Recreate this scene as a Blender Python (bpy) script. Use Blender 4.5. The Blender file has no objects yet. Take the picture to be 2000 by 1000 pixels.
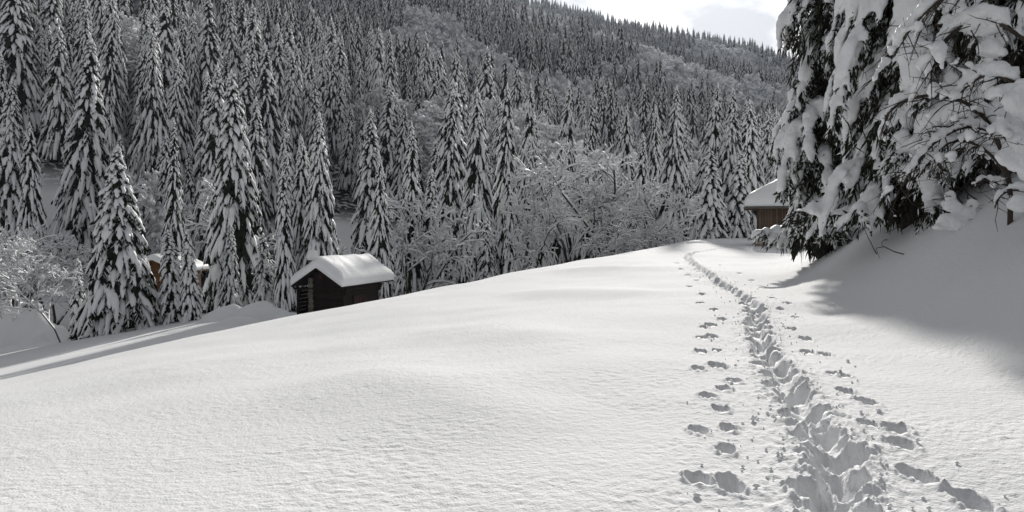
import bpy, math, random
import numpy as np

random.seed(7)
SC = bpy.context.scene
COL = SC.collection
R = math.radians

# ------------------------------------------------------------------ camera, sky, sun, exposure
FPX = 1450.0            # focal length in pixels of the 2000 px wide photograph
HOR = 450.0             # row of the horizon
EYE = 1.6
cam_d = bpy.data.cameras.new('camera')
cam = bpy.data.objects.new('camera', cam_d); COL.objects.link(cam)
cam.location = (0, 0, EYE)
cam.rotation_euler = (R(90) - math.atan((500 - HOR) / FPX), 0, 0)
cam_d.sensor_width = 36.0
cam_d.lens = 36.0 * FPX / 2000.0
cam_d.clip_start = 0.05
cam_d.clip_end = 8000
SC.camera = cam

SUN_AZ, SUN_EL = R(12.5), R(20.8)      # azimuth to the right of the view axis (+Y)
sd = (math.sin(SUN_AZ) * math.cos(SUN_EL), math.cos(SUN_AZ) * math.cos(SUN_EL), math.sin(SUN_EL))
world = bpy.data.worlds.new('World'); SC.world = world
world.use_nodes = True
nt = world.node_tree; nt.nodes.clear()
def N(t, typ, **kw):
    n = t.nodes.new(typ)
    for k, v in kw.items():
        setattr(n, k, v)
    return n
w_out = N(nt, 'ShaderNodeOutputWorld'); w_bg = N(nt, 'ShaderNodeBackground')
sky = N(nt, 'ShaderNodeTexSky'); sky.sky_type = 'NISHITA'; sky.sun_disc = False
sky.sun_elevation = SUN_EL; sky.sun_rotation = SUN_AZ
sky.altitude = 1200; sky.air_density = 1.0; sky.dust_density = 1.0
tc = N(nt, 'ShaderNodeTexCoord')
mp = N(nt, 'ShaderNodeMapping'); mp.inputs['Scale'].default_value = (1.0, 1.0, 2.2)
mp.inputs['Location'].default_value = (4.071, 5.038, 8.318)
nt.links.new(tc.outputs['Generated'], mp.inputs['Vector'])
cn = N(nt, 'ShaderNodeTexNoise'); cn.inputs['Scale'].default_value = 4.2; cn.inputs['Detail'].default_value = 6; cn.inputs['Roughness'].default_value = 0.55
nt.links.new(mp.outputs['Vector'], cn.inputs['Vector'])
cr = N(nt, 'ShaderNodeValToRGB'); cr.color_ramp.elements[0].position = 0.30; cr.color_ramp.elements[1].position = 0.44
nt.links.new(cn.outputs['Fac'], cr.inputs['Fac'])
cn2 = N(nt, 'ShaderNodeTexNoise'); cn2.inputs['Scale'].default_value = 7.0; cn2.inputs['Detail'].default_value = 5
nt.links.new(mp.outputs['Vector'], cn2.inputs['Vector'])
cr2 = N(nt, 'ShaderNodeValToRGB')
cr2.color_ramp.elements[0].position = 0.37; cr2.color_ramp.elements[0].color = (2.25, 2.32, 2.4, 1)
cr2.color_ramp.elements[1].position = 0.58; cr2.color_ramp.elements[1].color = (4.6, 4.55, 4.45, 1)
nt.links.new(cn2.outputs['Fac'], cr2.inputs['Fac'])
# thin cloud shines brighter towards the sun behind it
nrm_n = N(nt, 'ShaderNodeVectorMath', operation='DOT_PRODUCT'); nrm_n.inputs[1].default_value = sd
nt.links.new(tc.outputs['Generated'], nrm_n.inputs[0])
mx0 = N(nt, 'ShaderNodeMath', operation='MAXIMUM'); mx0.inputs[1].default_value = 0.0
nt.links.new(nrm_n.outputs['Value'], mx0.inputs[0])
pw = N(nt, 'ShaderNodeMath', operation='POWER'); pw.inputs[1].default_value = 9.0
nt.links.new(mx0.outputs[0], pw.inputs[0])
ml = N(nt, 'ShaderNodeMath', operation='MULTIPLY_ADD'); ml.inputs[1].default_value = 3.2; ml.inputs[2].default_value = 0.62
nt.links.new(pw.outputs[0], ml.inputs[0])
sc_n = N(nt, 'ShaderNodeVectorMath', operation='SCALE')
nt.links.new(cr2.outputs['Color'], sc_n.inputs[0]); nt.links.new(ml.outputs[0], sc_n.inputs['Scale'])
mixc = N(nt, 'ShaderNodeMix', data_type='RGBA')
nt.links.new(cr.outputs['Color'], mixc.inputs[0]); nt.links.new(sky.outputs['Color'], mixc.inputs[6]); nt.links.new(sc_n.outputs[0], mixc.inputs[7])
nt.links.new(mixc.outputs[2], w_bg.inputs['Color'])
w_bg.inputs['Strength'].default_value = 0.079
nt.links.new(w_bg.outputs[0], w_out.inputs['Surface'])

sun_d = bpy.data.lights.new('sun', 'SUN'); sun_d.energy = 4.5; sun_d.angle = R(2.2); sun_d.color = (1.0, 0.965, 0.91)
sun = bpy.data.objects.new('sun', sun_d); COL.objects.link(sun)
from mathutils import Vector
sun.rotation_euler = Vector((-sd[0], -sd[1], -sd[2])).to_track_quat('-Z', 'Y').to_euler()

SC.view_settings.view_transform = 'Standard'; SC.view_settings.look = 'None'
SC.view_settings.gamma = 1.0; SC.view_settings.exposure = 0.43
SC.cycles.max_bounces = 8; SC.cycles.diffuse_bounces = 7; SC.cycles.glossy_bounces = 2
SC.cycles.use_denoising = True

# ------------------------------------------------------------------ numeric helpers
def _hash(ix, iy, seed):
    h = (ix.astype(np.int64) * 374761393 + iy.astype(np.int64) * 668265263 + seed * 974711) & 0x7fffffff
    h = ((h ^ (h >> 13)) * 1274126177) & 0x7fffffff
    return (h ^ (h >> 16)) & 0x7fffffff
def noise2(x, y, seed=0):
    x = np.asarray(x, float); y = np.asarray(y, float)
    ix = np.floor(x); iy = np.floor(y); fx = x - ix; fy = y - iy
    ux = fx * fx * fx * (fx * (fx * 6 - 15) + 10); uy = fy * fy * fy * (fy * (fy * 6 - 15) + 10)
    def g(a, b):
        an = _hash(ix + a, iy + b, seed) / 0x7fffffff * 2 * math.pi
        return np.cos(an) * (fx - a) + np.sin(an) * (fy - b)
    n0 = g(0, 0) * (1 - ux) + g(1, 0) * ux
    n1 = g(0, 1) * (1 - ux) + g(1, 1) * ux
    return (n0 * (1 - uy) + n1 * uy) * 1.5
def fbm(x, y, seed=0, octv=4, gain=0.5):
    a, s, f = 1.0, 0.0, 1.0
    for i in range(octv):
        s = s + a * noise2(x * f, y * f, seed + i * 17); a *= gain; f *= 2.03
    return s
def sp(x, k):
    return k * np.logaddexp(0, np.asarray(x, float) / k)
def sst(a, b, x):
    t = np.clip((np.asarray(x, float) - a) / (b - a), 0, 1); return t * t * (3 - 2 * t)

# ------------------------------------------------------------------ the lie of the land
TR_Y = [-60, 2.0, 4.2, 5.15, 6.6, 9.3, 12.4, 15.5, 21, 26, 38, 60, 100]
TR_X = [-6, 1.2, 2.0, 2.28, 2.62, 3.25, 4.1, 5.0, 6.05, 6.9, 8.6, 11, 14]
def path_x(Y):
    return (np.interp(Y - 1.5, TR_Y, TR_X) + np.interp(Y, TR_Y, TR_X) + np.interp(Y + 1.5, TR_Y, TR_X)) / 3
def bank_x(Y):
    return np.interp(Y, [-40, 5, 7.5, 12, 16, 21, 27, 33, 45, 60, 90], [1.5, 4.7, 5.25, 5.9, 6.7, 7.9, 9.8, 12.0, 17.0, 22, 30])
def crest_y(X):
    return np.interp(X, [-60, -17, -8.3, -2.4, 5.6, 10, 14, 22], [22, 25, 30, 35.5, 46, 54, 64, 82])
def land(X, Y):
    """height of the snow surface without the trodden trail"""
    X = np.asarray(X, float); Y = np.asarray(Y, float)
    u = path_x(Y) - X
    uu = sp(u - 1.2, 1.2)
    z = -np.where(uu < 22, 0.055 * uu + 0.0042 * uu ** 2, 0.055 * 22 + 0.0042 * 484 + 0.17 * (uu - 22))
    z = z + 0.02 * sp(Y - 25, 3) * sst(120, 60, Y)
    t = sp(Y - crest_y(X), 1.3)
    z = z - np.interp(X, [-28, -17, -10], [0.2, 0.4, 1.2]) * (1 - np.exp(-t / 3.0)) - 0.12 * t * sst(-18, 0, X)
    # the bank on the right
    b = X - bank_x(Y)
    sl = np.interp(Y, [0, 24, 34, 50], [0.92, 0.9, 0.42, 0.2])
    z = z + 14 * np.tanh((sl * sp(b - 0.45, 0.4) - 0.6 * sl * sp(b - 4.5, 1.0)) / 14) * sst(95, 60, Y)
    # drifts
    near = sst(70, 40, np.hypot(X, Y))
    z = z + near * (0.065 * fbm(X / 5.5 + 3.1, Y / 7.0, 3, 3) + 0.012 * noise2(X / 1.6, Y / 2.2, 8))
    for (x0, y0, x1, y1, a, w) in DRIFTS:
        dx, dy = x1 - x0, y1 - y0; l2 = dx * dx + dy * dy
        q = np.clip(((X - x0) * dx + (Y - y0) * dy) / l2, 0, 1)
        nx, ny = -dy / math.sqrt(l2), dx / math.sqrt(l2)
        v = (X - x0 - q * dx) * nx + (Y - y0 - q * dy) * ny
        e = np.hypot(X - x0 - q * dx, Y - y0 - q * dy)
        z = z + a * np.exp(-(e / w) ** 2) * np.sin(np.pi * np.clip(((X - x0) * dx + (Y - y0) * dy) / l2, -0.2, 1.2) * 0.6 + 0.6).clip(0.2, 1) * np.where(v < 0, 1, 1)
    # the wooded mountainside
    rr = np.hypot(X, Y)
    hill = 0.35 * (Y - 130) - 0.25 * X + sst(120, 400, rr) * (16 * fbm(X / 260.0 + 7.7, Y / 260.0 + 1.2, 21, 3)) + 2.0 * fbm(X / 45.0, Y / 45.0, 33, 3)
    hill = hill - 0.024 * sp(Y - 400, 80)
    hill = hill - 0.9 * sp(Y - 1190 - 0.2 * X, 30)
    hill = 520 - sp(520 - hill, 12)
    k = 2.5
    z = np.where(Y > 40, k * np.logaddexp(z / k, hill / k), z)
    return np.maximum(z, -45)
DRIFTS = [(0.15, 6.9, -1.9, 9.6, 0.06, 0.7), (0.9, 11.5, -1.2, 15.0, 0.07, 1.1), (3.0, 19.5, 0.5, 23.0, 0.16, 1.3),
          (5.2, 30.0, 2.2, 33.0, 0.16, 1.3), (-4.5, 12.5, -8.0, 16.0, 0.07, 1.8)]
def ground_pt(px, py):
    """where the sight line through a pixel of the photograph meets the snow (marching)"""
    Y = np.geomspace(2.5, 140, 3000)
    X = (px - 1000) / FPX * Y; Z = EYE - (py - HOR) / FPX * Y
    d = Z - land(X, Y); i = np.argmax(d < 0)
    return X[i], Y[i]

# trodden trail ------------------------------------------------------------------------------
def catmull(P, n):
    P = np.array(P, float); P = np.vstack([2 * P[0] - P[1], P, 2 * P[-1] - P[-2]])
    out = []
    for i in range(1, len(P) - 2):
        t = np.linspace(0, 1, n, endpoint=False)[:, None]
        a, b, c, d = P[i - 1], P[i], P[i + 1], P[i + 2]
        out.append(0.5 * (2 * b + (c - a) * t + (2 * a - 5 * b + 4 * c - d) * t * t + (3 * b - a - 3 * c + d) * t ** 3))
    return np.vstack(out)
TRAIL = catmull([(0.6, -1.0), (1.15, 2.0), (1.86, 4.2), (2.3, 5.2), (2.62, 6.6), (3.25, 9.3), (4.1, 12.4), (5.05, 15.5), (6.05, 21), (6.9, 26), (7.9, 32.5),
                 (9.3, 39), (11.2, 44), (14.0, 48), (17.5, 50.5)], 14)
TS = np.concatenate([[0], np.cumsum(np.hypot(*np.diff(TRAIL, axis=0).T))])
PITS = []   # x, y, half width across, half length, depth, angle
PRINTS = [(1365, 941, 52), (1430, 952, 58), (1368, 845, 38), (1427, 841, 36), (1422, 882, 46), (1385, 776, 34), (1415, 762, 32), (1412, 802, 36), (1435, 747, 24),
          (1405, 716, 40), (1365, 721, 32), (1370, 688, 30), (1403, 686, 22), (1392, 658, 30), (1372, 660, 20), (1390, 636, 26), (1412, 624, 24), (1376, 640, 20),
          (1396, 606, 22), (1368, 592, 20), (1372, 575, 18), (1350, 560, 18), (1360, 548, 16), (1345, 538, 15), (1330, 526, 14), (1322, 514, 12),
          (1757, 842, 54), (1768, 872, 52), (1698, 832, 40), (1800, 936, 56), (1912, 988, 66), (1697, 788, 40), (1655, 767, 34), (1632, 732, 30), (1652, 736, 26),
          (1580, 689, 30), (1612, 693, 24), (1576, 663, 24), (1550, 643, 22), (1556, 620, 16), (1526, 604, 18), (1538, 592, 14), (1510, 582, 16), (1490, 562, 14), (1470, 548, 13), (1445, 534, 12), (1405, 518, 10)]
_rs = np.random.RandomState(5)
for (px, py, w) in PRINTS:
    gx, gy = ground_pt(px, py)
    hw = 0.5 * w / FPX * gy * 0.82
    hw = float(np.clip(hw, 0.07, 0.10))
    PITS.append((gx, gy, hw, hw * _rs.uniform(1.6, 2.2), hw * _rs.uniform(1.5, 2.1), _rs.uniform(-0.22, 0.22)))
s = 4.0
side = 1
while s < 46:           # sunk steps in the trench itself
    i = np.searchsorted(TS, s); p = TRAIL[min(i, len(TRAIL) - 1)]; q = TRAIL[min(i + 1, len(TRAIL) - 1)]
    tx, ty = q - p; l = math.hypot(tx, ty) + 1e-9; tx /= l; ty /= l
    off = side * _rs.uniform(0.05, 0.15)
    PITS.append((p[0] + ty * off, p[1] - tx * off, _rs.uniform(0.095, 0.14), _rs.uniform(0.14, 0.22), _rs.uniform(0.10, 0.22), math.atan2(tx, ty) + _rs.uniform(-0.3, 0.3)))
    s += _rs.uniform(0.22, 0.42); side = -side
def trail_h(X, Y):
    """trench, kicked-up rims, prints: offset added to land()"""
    out = np.zeros_like(X)
    m = (Y > -1) & (Y < 54) & (X > -2) & (X < 22)
    idx = np.nonzero(m)[0]
    if len(idx) == 0:
        return out
    x = X[idx]; y = Y[idx]
    best = np.full(len(x), 1e9); sv = np.zeros(len(x)); lat = np.zeros(len(x))
    c = np.interp(y, TRAIL[:, 1], TRAIL[:, 0])
    closeb = np.abs(x - c) < 3.5
    closeb |= (y > 36)
    for k in range(len(TRAIL) - 1):
        a, b = TRAIL[k], TRAIL[k + 1]
        sel = closeb & (y > min(a[1], b[1]) - 2.2) & (y < max(a[1], b[1]) + 2.2)
        j = np.nonzero(sel)[0]
        if len(j) == 0:
            continue
        d = b - a; l2 = d @ d; l = math.sqrt(l2)
        q = np.clip(((x[j] - a[0]) * d[0] + (y[j] - a[1]) * d[1]) / l2, 0, 1)
        ex = x[j] - a[0] - q * d[0]; ey = y[j] - a[1] - q * d[1]
        e = np.hypot(ex, ey); bt = e < best[j]; jj = j[bt]
        best[jj] = e[bt]; sv[jj] = TS[k] + q[bt] * l
        lat[jj] = (ex[bt] * d[1] - ey[bt] * d[0]) / l
    # wavy, stepped trench
    wob = 0.07 * noise2(sv / 1.1, lat * 0 + 4.2, 5)
    wl = 0.15 + 0.06 * noise2(sv / 0.42, lat * 0 + 1.3, 11) + 0.03 * noise2(sv / 0.13, lat * 0, 12)
    wr = 0.16 + 0.06 * noise2(sv / 0.55, lat * 0 + 7.7, 13) + 0.03 * noise2(sv / 0.12, lat * 0, 14)
    v = lat - wob
    w = np.where(v > 0, wr, wl)
    e = np.abs(v) - w
    dep = 0.13 + 0.05 * noise2(sv / 0.5, lat * 0 + 9.0, 15)
    fade = sst(52, 46, y)
    inside = 1 - sst(-0.13, 0.035, e)
    lump = 0.030 * fbm(x / 0.20, y / 0.20, 41, 3, 0.6)
    chunk = np.maximum(0, noise2(x / 0.12 + 5, y / 0.12, 46)) * 0.02
    h = -dep * inside + inside * (lump + chunk + 0.009 * fbm(x / 0.045, y / 0.045, 48, 2, 0.6))
    rim = np.exp(-(np.maximum(e, 0) / 0.22) ** 2) * (e > -0.05)
    h = h + rim * (0.022 + 0.026 * fbm(x / 0.13, y / 0.13, 43, 4, 0.65))
    # crumbs thrown out to both sides
    far = np.exp(-(best / 0.95) ** 2)
    h = h + far * 0.016 * np.maximum(0, fbm(x / 0.10, y / 0.10, 47, 2, 0.6) - 0.05)
    h = np.where(best < 1e8, h * fade, 0)
    for (gx, gy, hw, hl, dp, an) in PITS:
        j = np.nonzero((np.abs(x - gx) < 0.7) & (np.abs(y - gy) < 0.7))[0]
        if len(j) == 0:
            continue
        dx = x[j] - gx; dy = y[j] - gy
        a = (dx * math.cos(an) - dy * math.sin(an)) / hw; b = (dx * math.sin(an) + dy * math.cos(an)) / hl
        q = np.hypot(a, b) + 0.20 * noise2(x[j] / 0.11 + gx * 9, y[j] / 0.11, 51) + 0.06 * noise2(x[j] / 0.04, y[j] / 0.04, 52)
        h[j] -= dp * (1 - sst(0.72, 1.08, q))
        h[j] += 0.014 * np.exp(-((q - 1.25) / 0.28) ** 2) * (1 + 1.6 * noise2(x[j] / 0.06, y[j] / 0.06, 53))
    out[idx] = h
    return out

# ------------------------------------------------------------------ materials
def mat_new(name):
    m = bpy.data.materials.new(name); m.use_nodes = True
    t = m.node_tree; b = t.nodes['Principled BSDF']
    return m, t, b
def L(t, a, b):
    t.links.new(a, b)
def bump_chain(t, b, specs, coord='Object'):
    tcx = N(t, 'ShaderNodeTexCoord'); prev = None
    for (scale, detail, dist, strg) in specs:
        nz = N(t, 'ShaderNodeTexNoise'); nz.inputs['Scale'].default_value = scale; nz.inputs['Detail'].default_value = detail; nz.inputs['Roughness'].default_value = 0.6
        L(t, tcx.outputs[coord], nz.inputs['Vector'])
        bp = N(t, 'ShaderNodeBump'); bp.inputs['Distance'].default_value = dist; bp.inputs['Strength'].default_value = strg
        L(t, nz.outputs['Fac'], bp.inputs['Height'])
        if prev:
            L(t, prev.outputs['Normal'], bp.inputs['Normal'])
        prev = bp
    L(t, prev.outputs['Normal'], b.inputs['Normal'])
    return tcx
def mat_ground():
    m, t, b = mat_new('snow_cover')
    b.inputs['Roughness'].default_value = 0.9; b.inputs['Specular IOR Level'].default_value = 0.08
    tcx = bump_chain(t, b, [(16, 3, 0.03, 0.5), (60, 2, 0.010, 0.6)])
    n1 = N(t, 'ShaderNodeTexNoise'); n1.inputs['Scale'].default_value = 0.35; n1.inputs['Detail'].default_value = 4
    L(t, tcx.outputs['Object'], n1.inputs['Vector'])
    r1 = N(t, 'ShaderNodeValToRGB'); r1.color_ramp.elements[0].color = (0.80, 0.81, 0.83, 1); r1.color_ramp.elements[1].color = (0.87, 0.87, 0.87, 1)
    L(t, n1.outputs['Fac'], r1.inputs['Fac'])
    # the forest floor: brush and litter half covered by snow, kept as a painted-on mask of the woods
    at = N(t, 'ShaderNodeAttribute'); at.attribute_name = 'woods'
    n2 = N(t, 'ShaderNodeTexNoise'); n2.inputs['Scale'].default_value = 0.9; n2.inputs['Detail'].default_value = 5
    L(t, tcx.outputs['Object'], n2.inputs['Vector'])
    r2 = N(t, 'ShaderNodeValToRGB'); r2.color_ramp.elements[0].position = 0.50; r2.color_ramp.elements[0].color = (0.05, 0.042, 0.035, 1)
    r2.color_ramp.elements[1].position = 0.62; r2.color_ramp.elements[1].color = (0.7, 0.71, 0.73, 1)
    L(t, n2.outputs['Fac'], r2.inputs['Fac'])
    mx = N(t, 'ShaderNodeMix', data_type='RGBA')
    L(t, at.outputs['Fac'], mx.inputs[0]); L(t, r1.outputs['Color'], mx.inputs[6]); L(t, r2.outputs['Color'], mx.inputs[7])
    L(t, mx.outputs[2], b.inputs['Base Color'])
    return m
def mat_snow(name, scale, dist, al=0.86):
    m, t, b = mat_new(name)
    b.inputs['Base Color'].default_value = (al - 0.01, al, al + 0.01, 1); b.inputs['Roughness'].default_value = 0.6; b.inputs['Specular IOR Level'].default_value = 0.2
    bump_chain(t, b, [(scale, 3, dist, 0.6)])
    return m
def mat_noise(name, c0, c1, scale, rough=0.85, stretch=None, bumpd=0.0, vary=0.0):
    m, t, b = mat_new(name)
    b.inputs['Roughness'].default_value = rough; b.inputs['Specular IOR Level'].default_value = 0.2
    tcx = N(t, 'ShaderNodeTexCoord'); mpx = N(t, 'ShaderNodeMapping')
    if stretch:
        mpx.inputs['Scale'].default_value = stretch
    L(t, tcx.outputs['Object'], mpx.inputs['Vector'])
    nz = N(t, 'ShaderNodeTexNoise'); nz.inputs['Scale'].default_value = scale; nz.inputs['Detail'].default_value = 4
    L(t, mpx.outputs['Vector'], nz.inputs['Vector'])
    rp = N(t, 'ShaderNodeValToRGB'); rp.color_ramp.elements[0].position = 0.3; rp.color_ramp.elements[1].position = 0.7
    rp.color_ramp.elements[0].color = (*c0, 1); rp.color_ramp.elements[1].color = (*c1, 1)
    L(t, nz.outputs['Fac'], rp.inputs['Fac'])
    src = rp.outputs['Color']
    if vary:
        oi = N(t, 'ShaderNodeObjectInfo'); hs = N(t, 'ShaderNodeHueSaturation')
        ma = N(t, 'ShaderNodeMath', operation='MULTIPLY_ADD'); ma.inputs[1].default_value = vary; ma.inputs[2].default_value = 1 - vary / 2
        L(t, oi.outputs['Random'], ma.inputs[0]); L(t, ma.outputs[0], hs.inputs['Value']); L(t, src, hs.inputs['Color']); src = hs.outputs['Color']
    L(t, src, b.inputs['Base Color'])
    if bumpd:
        bp = N(t, 'ShaderNodeBump'); bp.inputs['Distance'].default_value = bumpd; bp.inputs['Strength'].default_value = 0.7
        L(t, nz.outputs['Fac'], bp.inputs['Height']); L(t, bp.outputs['Normal'], b.inputs['Normal'])
    return m
M = {
    'ground': mat_ground(),
    'snow_far': mat_snow('tree_snow', 3.0, 0.07, 0.92),
    'snow_near': mat_snow('bough_snow', 14.0, 0.03, 0.92),
    'roof_snow': mat_snow('roof_snow', 5.0, 0.03),
    'needle': mat_noise('spruce_needles', (0.007, 0.009, 0.005), (0.026, 0.031, 0.016), 2.5, vary=0.5),
    'needle_near': mat_noise('spruce_needles_close', (0.012, 0.013, 0.008), (0.045, 0.045, 0.026), 6),
    'bark': mat_noise('bark', (0.03, 0.024, 0.02), (0.09, 0.072, 0.058), 6, stretch=(1, 1, 0.25), bumpd=0.03),
    'twig': mat_noise('twig_bark', (0.03, 0.025, 0.022), (0.075, 0.06, 0.05), 5),
    'dark_wood': mat_noise('old_dark_wood', (0.006, 0.0045, 0.004), (0.018, 0.012, 0.009), 5, stretch=(1, 1, 6), bumpd=0.01, vary=0.6),
    'red_wood': mat_noise('red_shutter_wood', (0.018, 0.009, 0.007), (0.04, 0.019, 0.014), 6, stretch=(1, 1, 6), vary=0.5),
    'grey_wood': mat_noise('weathered_wood', (0.07, 0.062, 0.055), (0.16, 0.145, 0.125), 5, stretch=(1, 1, 3), bumpd=0.01, vary=0.5),
    'brown_wood': mat_noise('brown_board', (0.07, 0.046, 0.032), (0.15, 0.105, 0.075), 6, stretch=(3, 3, 0.5), bumpd=0.006, vary=0.6),
    'ochre_wood': mat_noise('ochre_board', (0.07, 0.032, 0.012), (0.16, 0.075, 0.028), 6, stretch=(0.5, 3, 3), bumpd=0.006, vary=0.4),
    'stone': mat_noise('plinth_stone', (0.24, 0.2, 0.18), (0.42, 0.37, 0.34), 7, bumpd=0.02, vary=0.4),
}

# ------------------------------------------------------------------ mesh helpers
def mesh(name, V, quads=None, tris=None, mats=(), smooth=False, mi=None):
    V = np.asarray(V, np.float32).reshape(-1, 3)
    q = np.zeros((0, 4), np.int32) if quads is None else np.asarray(quads, np.int32).reshape(-1, 4)
    t = np.zeros((0, 3), np.int32) if tris is None else np.asarray(tris, np.int32).reshape(-1, 3)
    me = bpy.data.meshes.new(name)
    me.vertices.add(len(V)); me.vertices.foreach_set('co', V.ravel())
    nl = q.size + t.size; me.loops.add(nl)
    me.loops.foreach_set('vertex_index', np.concatenate([q.ravel(), t.ravel()]).astype(np.int32))
    nf = len(q) + len(t); me.polygons.add(nf)
    ls = np.concatenate([np.arange(len(q)) * 4, q.size + np.arange(len(t)) * 3]).astype(np.int32)
    me.polygons.foreach_set('loop_start', ls)
    if smooth:
        me.polygons.foreach_set('use_smooth', np.ones(nf, bool))
    if mi is not None:
        me.polygons.foreach_set('material_index', np.asarray(mi, np.int32))
    for m in mats:
        me.materials.append(m)
    me.update(calc_edges=True)
    return me
def obj(name, me, parent=None, loc=None):
    o = bpy.data.objects.new(name, me); COL.objects.link(o)
    if parent is not None:
        o.parent = parent
    if loc is not None:
        o.location = loc
    return o
def thing(name, label, cat, loc=(0, 0, 0), rz=0.0, group=None):
    o = bpy.data.objects.new(name, None); COL.objects.link(o)
    o.empty_display_size = 0.5
    o.location = loc; o.rotation_euler = (0, 0, rz)
    o['label'] = label; o['category'] = cat
    if group:
        o['group'] = group
    return o
class Bag:
    """collects vertices, quads and triangles"""
    def __init__(s):
        s.V, s.Q, s.T, s.n = [], [], [], 0
    def add(s, V, Q=None, T=None):
        V = np.asarray(V, float).reshape(-1, 3)
        if Q is not None and len(Q):
            s.Q.append(np.asarray(Q).reshape(-1, 4) + s.n)
        if T is not None and len(T):
            s.T.append(np.asarray(T).reshape(-1, 3) + s.n)
        s.V.append(V); s.n += len(V)
    def mesh(s, name, mats, smooth=False):
        V = np.vstack(s.V) if s.V else np.zeros((0, 3))
        return mesh(name, V, np.vstack(s.Q) if s.Q else None, np.vstack(s.T) if s.T else None, mats, smooth)
def unit(v):
    return v / (np.linalg.norm(v, axis=-1, keepdims=True) + 1e-9)
def pads(A, S, U, W, TH, k, rs, rough=0.15, sag=0.25):
    """closed lumpy cushions along n axes of m points. A (n,m,3), S side (n,1,3)|(n,m,3), U up (n,m,3), W,TH (n,m)"""
    n, m = W.shape
    th = np.arange(k) / k * 2 * math.pi + math.pi / k
    c, s_ = np.cos(th), np.sin(th)
    s_ = np.where(s_ > 0, s_, 0.3 * s_)
    j = 1 + rough * rs.uniform(-1, 1, (n, m, k))
    V = A[:, :, None, :] + (S * np.ones_like(A))[:, :, None, :] * (W[:, :, None] * c * j)[..., None] + U[:, :, None, :] * (TH[:, :, None] * s_ * j)[..., None]
    V[..., 2] -= sag * W[:, :, None] * (c * c)
    a = np.arange(n)[:, None, None] * (m * k); b = np.arange(m - 1)[None, :, None] * k; d = np.arange(k)[None, None, :]
    d2 = (d + 1) % k
    Q = np.stack([a + b + d, a + b + d2, a + b + k + d2, a + b + k + d], -1).reshape(-1, 4)
    return V.reshape(-1, 3), Q
def blades(P, D, Ln, W, S, bend):
    """pointed strips: quad + triangle each"""
    n = len(P)
    mid = P + D * (Ln * 0.55)[:, None]; mid[:, 2] -= bend * 0.25
    tip = P + D * Ln[:, None]; tip[:, 2] -= bend
    V = np.stack([P - S * (W * 0.35)[:, None], P + S * (W * 0.35)[:, None], mid + S * (W * 0.5)[:, None], mid - S * (W * 0.5)[:, None], tip], 1)
    b = np.arange(n)[:, None] * 5
    return V.reshape(-1, 3), b + np.array([[0, 1, 2, 3]]), b + np.array([[3, 2, 4]])
def prisms(P0, P1, R0, R1, k=4):
    """separate tapered tubes"""
    n = len(P0); D = unit(P1 - P0)
    ref = np.where(np.abs(D[:, 2:3]) > 0.9, np.array([[1.0, 0, 0]]), np.array([[0, 0, 1.0]]))
    a = unit(np.cross(D, ref)); b = np.cross(D, a)
    th = np.arange(k) / k * 2 * math.pi
    off = a[:, None, :] * np.cos(th)[None, :, None] + b[:, None, :] * np.sin(th)[None, :, None]
    V = np.concatenate([P0[:, None, :] + off * R0[:, None, None], P1[:, None, :] + off * R1[:, None, None]], 1)
    base = np.arange(n)[:, None, None] * (2 * k); d = np.arange(k)[None, :, None]; d2 = (d + 1) % k
    Q = np.concatenate([base + d, base + d2, base + k + d2, base + k + d], -1).reshape(-1, 4)
    return V.reshape(-1, 3), Q
def ridges(P0, P1, W0, W1, H0, H1):
    """snow lying along the top of twigs: a little gabled strip per segment"""
    n = len(P0); D = P1 - P0
    S = np.stack([-D[:, 1], D[:, 0], np.zeros(n)], 1); S = unit(S + 1e-6)
    up = np.array([0, 0, 1.0])
    V = np.stack([P0 - S * W0[:, None], P0 + up * H0[:, None], P0 + S * W0[:, None], P1 - S * W1[:, None], P1 + up * H1[:, None], P1 + S * W1[:, None]], 1)
    b = np.arange(n)[:, None] * 6
    Q = np.concatenate([b + np.array([[0, 1, 4, 3]]), b + np.array([[1, 2, 5, 4]]), b + np.array([[2, 0, 3, 5]])], 0)
    return V.reshape(-1, 3), Q
def box_mesh(name, sx, sy, sz, mat, bev=0.0, jig=0.0, rs=None):
    """a board or block with its edges taken off, centred on its base"""
    b = min(bev, sx / 3, sy / 3, sz / 3)
    V, Q, T = [], [], []
    xs = (-sx / 2, sx / 2); ys = (-sy / 2, sy / 2); zs = (0, sz)
    import bmesh
    bm = bmesh.new(); bmesh.ops.create_cube(bm, size=1)
    for v in bm.verts:
        v.co = (v.co.x * sx, v.co.y * sy, (v.co.z + 0.5) * sz)
        if jig and rs is not None:
            v.co.x += rs.uniform(-jig, jig); v.co.y += rs.uniform(-jig, jig); v.co.z += rs.uniform(-jig, jig)
    if b > 0:
        bmesh.ops.bevel(bm, geom=list(bm.edges), offset=b, segments=1, affect='EDGES')
    me = bpy.data.meshes.new(name); bm.to_mesh(me); bm.free(); me.materials.append(mat)
    return me

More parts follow.
